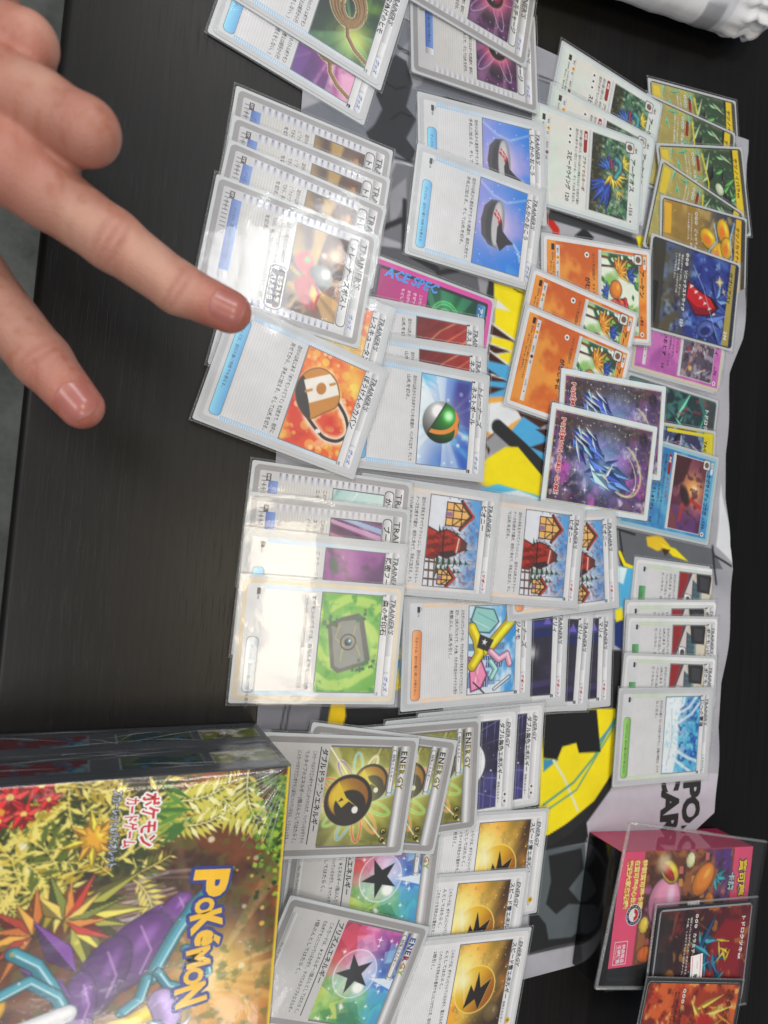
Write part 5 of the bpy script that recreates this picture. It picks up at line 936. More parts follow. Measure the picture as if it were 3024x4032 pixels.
POSE={
 'i1':(-301.22, 398.27, 7.1, 1.2, 0.0, 0.0),
 'i2':(-282.08, 391.96, -1.61, 2.15, 0.0, 0.0),
 'arc1':(-287.38, 310.97, -10.44, 2.33, -0.0027, 0.0223),
 'arc2':(-258.5, 304.5, -8.8, 3.1, 0.0, 0.04),
 'arc3':(-245.7, 294.6, -1.9, 4.4, 0.0, 0.05),
 'i3':(-259.68, 406.44, 14.15, 3.92, -0.0357, -0.0043),
 'i4':(-229.58, 397.25, -11.34, 3.98, -0.0304, -0.0192),
 'hands':(-214.1, 406.49, 2.8, 4.29, -0.0342, -0.0112),
 'klef':(-148.0, 386.83, -4.09, 3.05, -0.0536, 0.0),
 'garch':(-180.09, 394.59, -2.13, 5.75, -0.0536, 0.0018),
 'a1':(-166.15, 306.88, 4.09, 4.52, -0.0316, 0.0484),
 's2':(-302.17, 206.25, 1.67, 2.4, 0.0661, 0.0),
 's1':(-337.33, 202.6, -8.78, 1.9, 0.0536, 0.0014),
 'inc1':(-230.18, 215.12, 3.65, 2.78, 0.0022, 0.0327),
 'inc2':(-192.1, 211.2, -4.13, 3.52, -0.0286, 0.0291),
 'a2':(-131.23, 290.51, -9.48, 4.28, -0.0679, 0.0159),
 'a3':(-106.28, 286.42, -10.23, 3.86, -0.0662, 0.0088),
 'moon':(-78.99, 379.03, -5.99, 1.69, -0.0139, -0.0004),
 'tag':(-51.82, 378.78, -1.36, 2.27, -0.0139, 0.0007),
 'gren':(-37.24, 379.01, -7.19, 3.01, -0.0139, -0.0007),
 'd1':(-76.68, 322.74, -0.65, 4.81, -0.0306, 0.0201),
 'd2':(-50.58, 313.75, -4.42, 4.78, -0.0318, 0.018),
 'ace':(-120.03, 177.9, -7.49, 1.2, 0.0, 0.0),
 'nest1':(-99.83, 173.92, 0.15, 2.15, 0.0, 0.0),
 'nest2':(-80.41, 176.59, 1.22, 3.1, 0.0, 0.0),
 'nest3':(-66.43, 177.03, -1.88, 4.05, 0.0, 0.0),
 'rope2':(-272.96, 98.66, -14.42, 1.2, 0.0, 0.0),
 'rope1':(-295.06, 107.42, -14.19, 3.54, -0.0386, 0.0014),
 't1':(-191.88, 103.97, -6.55, 1.37, -0.001, 0.0222),
 't2':(-175.11, 102.29, -7.2, 2.31, -0.0013, 0.0222),
 't3':(-159.51, 99.05, -9.62, 3.21, -0.0022, 0.0221),
 'rescue':(-104.05, 105.53, -12.17, 4.41, -0.0032, 0.0225),
 't4':(-139.75, 94.48, -8.15, 5.06, 0.0006, 0.0225),
 'm1':(79.62, 286.02, 0.05, 1.2, 0.0, 0.0),
 'm2':(78.35, 266.56, -2.76, 2.15, 0.0, 0.0),
 'm3':(73.96, 245.65, -0.31, 3.1, 0.0, 0.0),
 'dce1':(138.08, 228.09, 0.15, 2.67, -0.0445, 0.0001),
 'dce2':(140.26, 207.17, 0.41, 3.52, -0.0445, 0.0003),
 'iono':(69.9, 216.26, 0.54, 4.05, 0.0, 0.0),
 'p3':(16.5, 284.88, 4.97, 5.05, -0.0004, 0.0009),
 'p2':(9.7, 252.6, -3.68, 5.98, -0.0005, 0.0008),
 'p1':(4.19, 184.03, -4.09, 6.23, -0.0025, 0.0315),
 'karu':(1.7, 123.0, -4.22, 4.39, -0.0027, 0.0926),
 'bag':(-71.74, 100.51, -15.96, 6.0, -0.0173, 0.0223),
 'boost':(17.87, 122.39, -3.42, 5.35, -0.0014, 0.0927),
 'hood':(37.14, 120.74, -3.81, 6.23, -0.002, 0.0927),
 'stone':(61.04, 119.81, -3.28, 7.19, -0.0012, 0.0927),
 'lab1':(47.44, 392.49, -4.71, 1.2, 0.0, 0.0),
 'lab2':(74.03, 386.36, -0.57, 2.15, 0.0, 0.0),
 'lab3':(85.5, 386.56, -1.6, 3.1, 0.0, 0.0),
 'lab4':(112.6, 383.02, -4.1, 4.05, 0.0, 0.0),
 'snow':(135.4, 379.08, -3.18, 5.0, 0.0, 0.0),
 'speed1':(202.25, 232.49, -4.93, 2.28, -0.0283, -0.0032),
 'speed2':(236.06, 217.6, -6.77, 2.33, -0.0295, -0.0028),
 'speed3':(272.12, 220.0, -7.62, 2.18, -0.0595, -0.0036),
 'prism1':(194.89, 153.12, -5.94, 3.44, 0.0057, 0.0446),
 'dde1':(142.93, 177.62, 0.06, 5.94, -0.0182, 0.0421),
 'dde2':(145.43, 156.4, -10.91, 5.95, -0.0259, 0.0379),
 'dde3':(145.36, 132.71, -6.55, 5.91, -0.0229, 0.0398),
 'prism2':(241.9, 139.97, -21.52, 4.05, -0.0588, 0.0184),
}

G_ = {'post': 'grey cards with the red parcel picture', 'thorn': 'dark cards with green crystal pictures', 'lab': 'pale cards with the laboratory picture', 'charge': 'cards with the dark swirling orb', 'incense': 'cards with the incense bowl', 'nest_old': 'cards with the red streak picture', 'peony': 'cards with the snowy timber house', 'dark': 'cards with the dim room picture', 'double': 'cards with the white orb on a grid', 'bolt': 'cards with the yellow lightning orb', 'dragon': 'cards with the two black and gold orbs', 'prism': 'cards with the black star on rainbow facets', 'bird': 'white cards with the forest picture', 'fossil': 'orange cards with the jungle picture', 'nebula': 'cards with the purple star cloud'}
CARDS = {
 'rope2': ('rope_pink', 'sleeved card with a coiled rope on pink burst, half under the green rope card'), 'rope1': ('rope_green', 'sleeved card with a coiled rope on green, cut by the photo edge'),
 't1': ('post', 'grey sleeved parcel card, rearmost of its cascade, just below the rope cards'), 't2': ('post', 'grey sleeved parcel card, second from the back of its cascade'), 't3': ('post', 'grey sleeved parcel card directly behind the foremost one, partly in glare'), 't4': ('post', 'foremost grey parcel card with black stamp and bright glare by the pointing fingertip'),
 'rescue': ('rescue', 'sleeved card with a yellow picture, squeezed between parcel card and shoulder bag card'), 'bag': ('bag', 'sleeved card picturing a tan shoulder bag on red and yellow lights'),
 'karu': ('light', 'grey sleeved card with pale teal swirl, tucked under the shoulder bag card'), 'boost': ('boost', 'grey sleeved card with purple feather stripes, second in the stone tablet cascade'), 'hood': ('hood', 'sleeved card with dim purple picture just behind the stone tablet card'), 'stone': ('stone', 'glaring sleeved card with a grey stone tablet on swirling green'),
 's2': ('charge', 'sleeved card with dark orb and white loops, lower of the pair'), 's1': ('charge', 'sleeved card with dark orb and white loops, cut by the photo edge'),
 'inc1': ('incense', 'sleeved blue card with a grey incense bowl, half covered by its twin'), 'inc2': ('incense', 'fully visible sleeved blue card with a grey incense bowl and red stripes'),
 'ace': ('ace', 'magenta bordered sleeved card with green and red rings'), 'nest1': ('nest_old', 'sleeved card with red streak picture next to the magenta card'), 'nest2': ('nest_old', 'sleeved card with red streak picture right behind the green ball card'), 'nest3': ('nest', 'sleeved card picturing a green and orange banded ball on blue'),
 'p1': ('peony', 'snowy timber house card nearest the stone tablet card'), 'p2': ('peony', 'middle one of the three snowy timber house cards'), 'p3': ('peony', 'farthest snowy timber house card, mostly hidden, tilted the other way'),
 'm1': ('dark', 'dim room picture card farthest from the yellow ribbon card'), 'm2': ('dark', 'middle one of the three dim room picture cards'), 'm3': ('dark', 'dim room picture card directly behind the yellow ribbon city card'), 'iono': ('city', 'sleeved card with blue city sky, yellow ribbons and pink blob, orange bar below'),
 'dce1': ('double', 'white orb on grid card, farther one with only its top strip showing'), 'dce2': ('double', 'white orb on grid card, nearer one showing half the orb'),
 'speed1': ('bolt', 'yellow lightning orb card right below the white orb cards'), 'speed2': ('bolt', 'middle one of the three yellow lightning orb cards'), 'speed3': ('bolt', 'fully shown yellow lightning orb card cut by the photo edge'),
 'dde1': ('dragon', 'rearmost black and gold orb card, peeking beside the white orb cards'), 'dde2': ('dragon', 'middle one of the three black and gold orb cards'), 'dde3': ('dragon', 'fully visible card with two black and gold orbs, beside the sealed box'),
 'prism1': ('prism', 'black star rainbow card half under its twin and the gold orb card'), 'prism2': ('prism', 'topmost black star rainbow card, turned, at the photo edge'),
 'arc1': ('bird', 'white forest picture card at the back of its fan, on the bare table'), 'arc2': ('bird', 'middle white forest picture card, nearly hidden by the front one'), 'arc3': ('bird', 'front white forest picture card with red ability label, fully visible'),
 'a1': ('fossil', 'orange jungle card at the back of its fan, below the white forest cards'), 'a2': ('fossil', 'middle one of the three orange jungle cards'), 'a3': ('fossil', 'front orange jungle card, its corner under the star cloud cards'),
 'd1': ('nebula', 'white bordered purple star cloud card lying behind its twin'), 'd2': ('nebula', 'white bordered purple star cloud card in front, with blue crystal shards'),
 'i1': ('thorn', 'green crystal card at the very back of the far column'), 'i2': ('thorn', 'second green crystal card from the back, edge under a white forest card'), 'i3': ('thorn', 'third green crystal card from the back, showing its full yellow name strip'), 'i4': ('thorn', 'green crystal card turned askew just behind the amber card'),
 'hands': ('amber', 'sleeved card with glowing yellow and amber lumps, behind the navy and red card'), 'garch': ('night', 'sleeved navy card with a red wedge and dark border'), 'klef': ('keys', 'sleeved purple card with a grey foil picture of metal slivers'), 'moon': ('moon', 'sleeved dark card with teal and red foil shards'), 'tag': ('tag', 'sleeved card with yellow frame strip between the teal and sunset cards'), 'gren': ('sunset', 'sleeved blue foil card with a purple sunset picture'),
 'lab1': ('lab', 'laboratory picture card at the back, beside the yellow print on the mat'), 'lab2': ('lab', 'laboratory picture card of which only a thin strip shows'), 'lab3': ('lab', 'laboratory picture card third in its cascade'), 'lab4': ('lab', 'laboratory picture card directly behind the ice cave card'), 'snow': ('ice', 'sleeved card with a blue ice cave and green bar')}
for key, ps in POSE.items():
    dz, lab = CARDS[key]
    root = empty('trading_card', pose(ps[0], ps[1], ps[3], ps[2], ps[4], ps[5])); tag(root, lab, 'card', G_.get(dz))
    link('sleeve_backing', S_BACK, root); stk = link('card_stock', S_STOCK, root)
    for nm, me, mt in D[dz]: tag(link(nm, me, stk, mt), kind='stuff' if nm == 'lettering' else None)
    link('clear_sleeve', S_SLV, root)
# ------------------------------------------------------------------ sealed boxes, lower left of the photograph
def a_boxtop(p):
    p.grad((84, 44, 26), (150, 80, 36), 40).noise(30, (196, 110, 44), .8, 3, .42, .76).noise(16, (44, 22, 18), .85, 7, .42, .74).noise(5, (96, 50, 30), .35, 12, .45, .75)
    p.glow(88, 116, 20, (255, 222, 120), .95).rays(90, 114, 60, (255, 236, 170), .35, 5, .5).glow(92, 111, 6, (255, 252, 226), 1).glow(108, 126, 18, (252, 186, 60), .75).ring(112, 118, 15, 15, 1.0, (240, 206, 130), .7).blob(112, 118, 14.6, 14.6, (236, 170, 60), .35, .05)
    # falling water and rock behind
    r = random.Random(8)
    for k in range(34): x = r.uniform(36, 62); p.line([(x, r.uniform(84, 104)), (x + r.uniform(-3, 6), r.uniform(58, 84))], r.uniform(.5, 2.0), [(206, 196, 196), (150, 130, 126), (240, 236, 236), (96, 66, 54)][k % 4], .6, .7)
    # undergrowth: dark bed, then many crisp fronds
    p.poly([(0, 0), (74, 0), (64, 46), (46, 62), (40, 84), (14, 96), (0, 92)], (38, 42, 20), .92, 5).noise(4, (96, 104, 36), .6, 41, .5, .72)
    for k in range(54): frond(p, r.uniform(-2, 44), r.uniform(22, 88), r.uniform(14, 28), r.uniform(0, 360), r.uniform(-70, 70), [(214, 186, 60), (96, 112, 38), (180, 156, 46), (50, 68, 28), (236, 216, 110)][k % 5], 8, .42, (240, 226, 120))
    for x, y, l, a, b in ((4, 98, 34, 40, 60), (2, 110, 38, 10, 70), (10, 88, 34, 70, 60), (0, 124, 36, -10, 60), (20, 92, 28, 60, 70)): frond(p, x + 1.4, y - 1.8, l * .95, a + 4, b, (40, 50, 22), 16, .26, (90, 100, 36)); frond(p, x, y, l, a, b, (214, 206, 84), 14, .34, (250, 246, 176))
    for k in range(26): leaf(p, r.uniform(8, 22), r.uniform(94, 104), r.uniform(10, 18), r.uniform(215, 325), [(96, 150, 50), (60, 116, 44), (160, 180, 66)][k % 3], .07)
    for k in range(520): leaf(p, 4 + abs(r.gauss(20, 13)), 143 - abs(r.gauss(0, 6.5)), r.uniform(1.6, 3.4), r.uniform(0, 360), [(96, 140, 40), (58, 100, 32), (160, 192, 60), (36, 62, 24), (120, 160, 48)][k % 5], .4)
    for x, y, q in ((4, 36, 6.4), (11, 41, 5), (0, 46, 6), (13, 33, 4.4), (6, 49, 4)): p.fan(x, y, 0, q * 1.3, q * .42, 0, 330, 7, [(206, 30, 34), (170, 18, 26), (226, 60, 56)], 1, (80, 10, 14)).blob(x, y, q * .2, q * .2, (250, 220, 120))
    p.oblob(24, 66, 6, 5, (240, 176, 50), 20, (110, 60, 20)).fan(24, 66, 3, 9, 1.6, 0, 330, 8, [(246, 206, 60), (236, 160, 50)], 2, (110, 60, 20)).oblob(86, 34, 7, 7, (240, 184, 40), 0, (110, 76, 20)).oblob(72, 22, 6, 8, (236, 236, 232), 0, (40, 40, 44))
    # fans and ribbons in the cover's colours instead of the creatures
    p.fan(54, 60, 2, 26, 3.6, 20, 120, 7, [(150, 150, 56), (206, 196, 80), (96, 100, 40)], 3, (50, 40, 20)).fan(56, 58, 1, 19, 3.2, 60, 220, 8, [(176, 50, 36), (196, 120, 50), (110, 120, 50), (206, 180, 84)], 4, (50, 24, 14)).fan(60, 48, 1, 18, 3.2, 180, 330, 7, [(176, 96, 40), (206, 150, 60), (150, 50, 36)], 5, (50, 24, 14))
    for x, y, a, b, t, c in ((64, 92, 13, 7.5, -60, (112, 60, 142)), (58, 99, 7.6, 5, -40, (122, 68, 150)), (74, 84, 18, 11, -38, (104, 54, 132)), (82, 73, 17, 9, -22, (92, 46, 120)), (92, 66, 14, 6, 0, (104, 56, 136))): p.oblob(x, y, a, b, c, t, (46, 20, 62)).line([(x - a * .6, y + b * .2), (x, y + b * .62), (x + a * .5, y + b * .3)], .7, (206, 166, 220), .8, .5)
    p.facet(66, 56, 28, 5, 215, (110, 60, 140), 1, (46, 20, 62)).facet(80, 54, 24, 4.4, 230, (96, 50, 126), 1, (46, 20, 62))
    for pts, w in (([(50, 114), (58, 106), (68, 100), (80, 94), (86, 92)], 5.4), ([(76, 104), (80, 112), (88, 114), (94, 106), (90, 98), (84, 94)], 3.2), ([(66, 42), (72, 50), (82, 56), (90, 60)], 4.8), ([(84, 34), (78, 48), (86, 58), (94, 62)], 4.2), ([(86, 90), (94, 88), (98, 82)], 4)): p.oline(pts, w, (60, 146, 166), (20, 60, 76)).line([(a + .9, b + 1.1) for a, b in pts], .6, (220, 246, 250), .95, .3)
    p.oline([(92, 26), (98, 44), (94, 62)], 7, (240, 242, 246), (90, 110, 130)).oline([(104, 30), (106, 60), (104, 84), (98, 98)], 7.4, (242, 204, 50), (110, 70, 20)).oline([(110, 40), (112, 70), (108, 94)], 3, (240, 226, 230), (110, 60, 70)).oline([(112, 46), (114, 72), (110, 92)], 1.4, (206, 62, 44), (90, 20, 16))
    for k in range(6): p.facet(104.5 + k * .2, 50 + k * 6, 6, 1.2, 60, (50, 46, 44))
    p.oline([(96, 96), (106, 100), (118, 96), (132, 98)], 9, (180, 152, 212), (84, 60, 110)).fan(104, 92, 1, 10, 1.8, -50, 60, 6, [(240, 242, 250), (150, 200, 236)], 6, (60, 80, 120)).fan(112, 104, 0, 8, 1.4, 0, 180, 6, [(240, 240, 248), (40, 40, 60)], 7, (40, 40, 60))
    p.dots(60, [(255, 226, 120), (250, 190, 60), (255, 250, 220)], .3, 1.5, .85, 17, .3)
    return p.line([(0, 141.6), (146, 141.6)], 1.2, (244, 210, 40))
def a_boxside(p):
    p.fill((90, 94, 100)).noise(20, (78, 82, 88), .6, 4); y0, y1 = 9, 23
    for x0, x1, c1, c2, c3, sd in ((16, 62, (110, 40, 50), (90, 150, 160), (60, 80, 110), 3), (74, 108, (40, 70, 78), (84, 96, 70), (60, 110, 140), 5), (112, 140, (120, 130, 50), (70, 60, 44), (220, 214, 196), 8)):
        q = P(1, 1, X=p.X, Y=p.Y); q.im = p.im.copy(); q.fill(c1).noise(9, c2, .9, sd, .45, .62).noise(5, c3, .9, sd + 3, .54, .68)
        w = ((p.X > x0) & (p.X < x1) & (p.Y > y0) & (p.Y < y1))[..., None]; p.im = np.where(w, q.im, p.im)
        for x in (x0, x1): p.line([(x, y0), (x, y1)], .5, (190, 194, 198), .8)
    return p.line([(0, 27.5), (146, 27.5)], .3, (120, 124, 128), .7)
M_CARTON = simple('dark_grey_carton', (86, 90, 96), .4)
M_GLOSS = printed('glossy_carton_print', .25)
boxes = (('sealed_box', 33.7, 33.2, 'shrink-wrapped box on top with jungle cover and yellow lettering'), ('sealed_box', .05, 33.4, 'dark grey shrink-wrapped box lying under the box with the jungle cover'))
tp = a_boxtop(P(146, 142, .48)); tp.X = tp.X * .92; sd_ = a_boxside(P(142, 33, .7))
for i, (nm, z, h, lab) in enumerate(boxes):
    bx = empty(nm, pose(103.6, 87.1, z, -2.3)); tag(bx, lab, 'box', 'sealed boxes stacked at the table edge')
    ct = link('carton', box_mesh('carton', 0, -142, 0, 134.4, 0, h, .4, 1), bx, M_CARTON)
    me = grid_mesh('side_print', np.full(sd_.X.shape, -.06), sd_.X - 142, sd_.Y * h / 33.4 + .1, sd_.im); me.flip_normals(); link('side_print', me, ct, M_GLOSS)
    pm = PM(); text(pm, 'ワイルドフォース', 0, 0, 3.2, (52, 54, 58), 0, .03, 0, 40); text(pm, 'EXPANSION PACK', 60, 0, 2.6, (56, 58, 62), 0, .02, 0, 34); text(pm, 'POKEMON CARD GAME', 100, 0, 2.4, (56, 58, 62), 0, .02, 0, 36)
    pm.v = [(-.12, -2 - x, 4.2 + y * .9) for x, y, z_ in pm.v]; tag(link('side_lettering', pm.mesh('side_lettering'), ct, M_GLOSS), kind='stuff')
    if i == 0:
        link('cover_print', tp.mesh('cover_print', 0, -142, h + .06), ct, M_GLOSS)
        pm = PM(); Z = h + .12
        lay = [('P', 46, 104.6, 11.5, 14.6, -6), ('O', 57.6, 106.3, 6.8, 8, 6), ('K', 63.6, 105.2, 8.4, 12.8, 8), ('é', 71.4, 107.4, 6.8, 10.6, -10), ('M', 78.3, 104.8, 7.8, 9.6, 6), ('O', 86.2, 104.2, 7.0, 8, -6), ('N', 93.2, 101.6, 8.2, 12.4, 8)]
        for k in range(17):
            last = k == 16; off = (0, 0) if last else (1.5 * math.cos(k * math.pi / 8), 1.4 * math.sin(k * math.pi / 8) - .2)
            for ch, x, y, w_, h_, rr in lay:
                x = (x - 46) * 1.045 + 43.0; w_ *= 1.05
                v, f = glyphs(ch, .05, 0, 3); lo, hi = v.min(0), v.max(0); q = (v - lo) / (hi - lo) * [w_, h_] - [w_ / 2, h_ / 2]; t0 = math.radians(rr)
                q = q @ np.array([[math.cos(t0), math.sin(t0)], [-math.sin(t0), math.cos(t0)]]) + [x + w_ / 2 + off[0], y + h_ / 2 - 142 + off[1]]; pm.add([tuple(n_) for n_ in q], f, (248, 196, 30) if last else (38, 58, 140), Z + (.12 if last else .003 * k))
        pm.disc(58.8, 110.2 - 142, 1.6, (38, 58, 140), Z + .06); pm.disc(88.6, 108.2 - 142, 1.7, (38, 58, 140), Z + .06)
        outlined(pm, 'スカーレット&バイオレット', 4.6, 71.4 - 142, 4.2, .42, (60, 74, 92), (206, 216, 226), Z, .01, 10, maxw=32)
        outlined(pm, 'カードゲーム', 8, 76.6 - 142, 5.6, .6, (250, 246, 244), (206, 30, 50), Z + .1, .03, 12, maxw=21); outlined(pm, 'ポケモン', 6.6, 82.8 - 142, 7.4, .75, (250, 246, 244), (206, 30, 50), Z + .2, .03, 12, maxw=23)
        pm.v = [(x * .92, y, z_) for x, y, z_ in pm.v]
        tag(link('lettering', pm.mesh('lettering'), ct, M_GLOSS), kind='stuff')
    # shrink wrap: film a hair outside the carton, gathered and puckered at the corners
    bm = bmesh.new(); box_bm(bm, -.5, -142.5, .02, 134.9, .5, h + .5); bmesh.ops.subdivide_edges(bm, edges=list(bm.edges), cuts=22, use_grid_fill=True)
    for v in bm.verts:
        x, y, zz = v.co.x / MM, v.co.y / MM, v.co.z / MM; dc = math.hypot(x, y)
        k = .5 * math.sin(math.atan2(y, x) * 34) * math.exp(-dc / 16) + .25 * math.sin(x * .9 + y * .31) * math.exp(-abs(y) / 5)
        if zz > h: v.co.z += max(0, k) * MM * 1.5
        elif x < 0 and zz > 0.1: v.co.x -= abs(.35 * math.sin(y * .5 + zz) + .3 * math.sin(y * .13)) * MM
    wr = link('shrink_wrap', to_mesh(bm, 'shrink_wrap', True), bx, M_WRAP)
    bm = bmesh.new(); rr_ = random.Random(4 + i)   # puckers: thin ridges of gathered film
    def ridge(a, b, nrm, w=.35, hgt=.5):
        a, b, nrm = Vector(a), Vector(b), Vector(nrm); t = (b - a).normalized().cross(nrm) * w; m_ = (a + b) / 2 + nrm * hgt
        q = [bm.verts.new(v * MM) for v in (a, m_ - t, b, m_ + t, m_ + nrm * .25)]
        for f_ in ((0, 1, 4), (1, 2, 4), (2, 3, 4), (3, 0, 4)): bm.faces.new([q[k] for k in f_])
    if i == 0:
        for k in range(22): an = math.radians(-8 - k * 3.6 + rr_.uniform(-2, 2)); l0, l1 = rr_.uniform(1, 9), rr_.uniform(14, 40); ridge((l0 * math.cos(an), l0 * math.sin(an), h + .6), (l1 * math.cos(an), l1 * math.sin(an), h + .6), (0, 0, 1), rr_.uniform(.2, .5), rr_.uniform(.2, .6))
        for k in range(34): y_ = -rr_.uniform(6, 118); l0 = rr_.uniform(.4, 3); ridge((l0, y_, h + .6), (l0 + rr_.uniform(2, 6), y_ - rr_.uniform(-1, 2), h + .6), (0, 0, 1), .3, .35)
    for k in range(9): y_ = -rr_.uniform(0, 90); ridge((-1.1, y_, rr_.uniform(3, h - 3)), (-1.1, y_ - rr_.uniform(14, 50), rr_.uniform(3, h - 3)), (-1, 0, 0), .3, .4)
    for k in range(16): an = rr_.uniform(0, 6.28); ridge((-1.1, -18, h * .55), (-1.1, -18 + 7 * math.cos(an), h * .55 + 5 * math.sin(an)), (-1, 0, 0), .6, .9)
    tag(link('wrap_creases', to_mesh(bm, 'wrap_creases'), wr, M_RAIL), kind='stuff')

# ------------------------------------------------------------------ pink fronted box, rigid holders and their cards, lower right
def a_pack(p):
    p.fill((232, 84, 124)).poly([(0, 20), (70, 20), (70, 104), (0, 104)], (120, 74, 50), 1, .2).noise(16, (176, 110, 60), .0, 2)
    q = P(70, 123, X=p.X, Y=p.Y); q.grad((110, 62, 40), (92, 56, 130), 90, .5, .75).noise(9, (170, 104, 56), .9, 3, .42, .62).noise(6, (70, 42, 34), .8, 7, .5, .68)
    r = random.Random(3)
    for k in range(40): x, y = r.uniform(2, 66), r.uniform(44, 82); q.poly([(x, y), (x + 5, y + .4), (x + 4.6, y + 4), (x, y + 3.6)], [(226, 170, 90), (196, 120, 70), (150, 84, 54), (236, 130, 130)][k % 4], .8)
    q.noise(7, (196, 110, 190), .7, 12, .58, .74)
    # only soft patches of colour, no figures
    q.oblob(33, 42, 16, 14, (244, 164, 198)).oblob(14, 44, 9, 6, (230, 194, 60), 50).oblob(14, 42, 8, 2.6, (186, 50, 44), 50).blob(8, 38, 6, 6, (250, 240, 200), .7, .6)
    q.oblob(20, 76, 12, 8, (240, 144, 50), -40).oblob(37, 84, 8, 5, (240, 144, 50), 10).fan(18, 88, 1, 10, 3, 10, 110, 4, [(56, 156, 166), (40, 120, 140)]).fan(44, 82, 1, 9, 2.6, -70, 20, 3, [(56, 156, 166)]).oblob(7, 62, 5, 4, (238, 238, 184)).oblob(54, 94, 4, 3, (206, 60, 70)).fan(52, 90, 1, 9, 2, 20, 140, 4, [(226, 70, 80), (190, 210, 236)]).oblob(59, 72, 5, 4, (240, 136, 60)).oblob(46, 26, 5, 4, (240, 210, 80)).oblob(64, 30, 5, 7, (230, 116, 50)).oblob(66, 60, 4, 4, (196, 110, 190))
    w = ((p.Y > 22) & (p.Y < 103) & (p.X > .6))[..., None]; p.im = np.where(w, q.im, p.im); return p
M_PINK = simple('glossy_pink_carton', (214, 62, 104), .07)
M_BLACKG = simple('glossy_black_carton', (16, 16, 18), .16)
pb = empty('promo_box', pose(195, 316.6, .1, -7.5)); tag(pb, 'glossy black box with a pink end and pink picture cover under the clear plate', 'box')
ct = link('carton', box_mesh('carton', 0, 0, 1.2, 84, 123, 30.6, .4, 1), pb, M_BLACKG)
link('pink_end', box_mesh('pink_end', -.4, .2, 1.4, -.05, 122.8, 30.5), pb, M_PINK)
pk = a_pack(P(70, 123, .8)); link('cover_print', pk.mesh('cover_print', -.3, 0, 30.75), ct, M_GLOSS)
pm = PM(); Z = 30.9
outlined(pm, '寶可夢', 8, 111, 8.2, .7, (60, 60, 90), (250, 214, 60), Z, .03, 10, maxw=26); outlined(pm, '卡牌', 16, 101.5, 6.2, .6, (40, 70, 80), (190, 214, 214), Z, .03, 10, maxw=20)
text(pm, 'Pokémon', 40, 108, 5.4, (250, 226, 226), Z + .05, .03, 0, 22); text(pm, '開幕紀念', 40, 102, 5.0, (236, 226, 240), Z + .05, .03, 0, 22)
for k, s_ in enumerate(('特製寶可夢卡匣', '在寶可夢中心台北', '歡迎大家來玩喔!')):
    outlined(pm, s_, 5, 18.6 - k * 6.2, 4.6, .45, (226, 130, 60), (252, 240, 150), Z, .03, 8, maxw=30)
for rr, c, dz in ((6.6, (240, 240, 240), 0), (6.2, (36, 50, 110), .03), (4.2, (236, 236, 236), .06)): pm.disc(38.5, 16, rr, c, Z + dz + .1, 28)
pm.face([(38.5 + 3.7 * math.cos(a * .2618), 16 + 3.7 * math.sin(a * .2618)) for a in range(13)], (206, 40, 46), Z + .2); pm.disc(38.5, 16, 1.2, (240, 240, 240), Z + .22)
for k, ch in enumerate('Pokémon Center TAIPEI'): a = 200 - k * 17.0; text(pm, ch, 38.5 + 4.7 * math.cos(math.radians(a)), 16 + 4.7 * math.sin(math.radians(a)), 1.7, (226, 200, 90), Z + .2, .03, 0, None, 'l', a - 90)
pm.rect(54, 3, 68, 14, (250, 226, 232), Z); pm.rect(54.4, 3.4, 67.6, 13.6, (226, 84, 124), Z + .02); text(pm, '特典贈品', 56, 9.4, 3.2, (250, 226, 232), Z + .05, .03, 0, 11); text(pm, '不得轉售', 56, 5.8, 3.2, (250, 226, 232), Z + .05, .03, 0, 11); text(pm, 'NOT FOR SALE', 56, 4.1, 1.3, (250, 226, 232), Z + .05, .02, 0, 11)
tag(link('lettering', pm.mesh('lettering'), ct, M_GLOSS), kind='stuff')

def holder(name, lab, x, y, z, deg, w, h, th, rim=1.6):
    t = empty(name, pose(x, y, z, deg)); tag(t, lab, 'card holder')
    link('back_plate', box_mesh('back_plate', -w / 2, -h / 2, 0, w / 2, h / 2, .35), t, M_RIGID); link('front_plate', box_mesh('front_plate', -w / 2, -h / 2, th - .35, w / 2, h / 2, th), t, M_RIGID)
    for x0, y0, x1, y1 in ((-w / 2, -h / 2, -w / 2 + rim, h / 2), (w / 2 - rim, -h / 2, w / 2, h / 2), (-w / 2 + rim, -h / 2, w / 2 - rim, -h / 2 + rim)):
        link('edge_rail', box_mesh('edge_rail', x0, y0, .36, x1, y1, th - .36, .3, 1), t, M_RAIL)
    return t
def sticker(t, x, y, z, deg, num):
    pm = PM(); a = math.radians(deg)
    pm.rect(-8, -5.5, 8, 5.5, (238, 236, 236), z); pm.rect(-7.4, 3.3, 7.4, 3.8, (214, 70, 84), z + .02); pm.rect(-7.4, -4.2, 7.4, -3.7, (214, 70, 84), z + .02); pm.rect(-4, .4, 1, .7, (120, 120, 124), z + .02); text(pm, num, 4, -2.4, 5, (50, 50, 54), z + .03, .03)
    pm.v = [(x + px * math.cos(a) - py * math.sin(a), y + px * math.sin(a) + py * math.cos(a), pz) for px, py, pz in pm.v]
    link('price_sticker', pm.mesh('price_sticker'), t, simple_print)
simple_print = printed('sticker_paper', .6)
th_ = holder('rigid_card_holder', 'large clear rigid card holder lying on the pink ended box', 240, 373, 31.2, -14, 100, 134, 2.6)
sticker(th_, 2, 4, 2.75, 8, '2')
def loose(name, lab, mat4, parts, back, sleeve=True):
    t = empty(name, mat4); tag(t, lab, 'card')
    link('card_backing', back, t); stk = link('card_stock', S_STOCK, t)
    for nm, me, mt in parts: tag(link(nm, me, stk, mt), kind='stuff' if nm == 'lettering' else None)
    return t
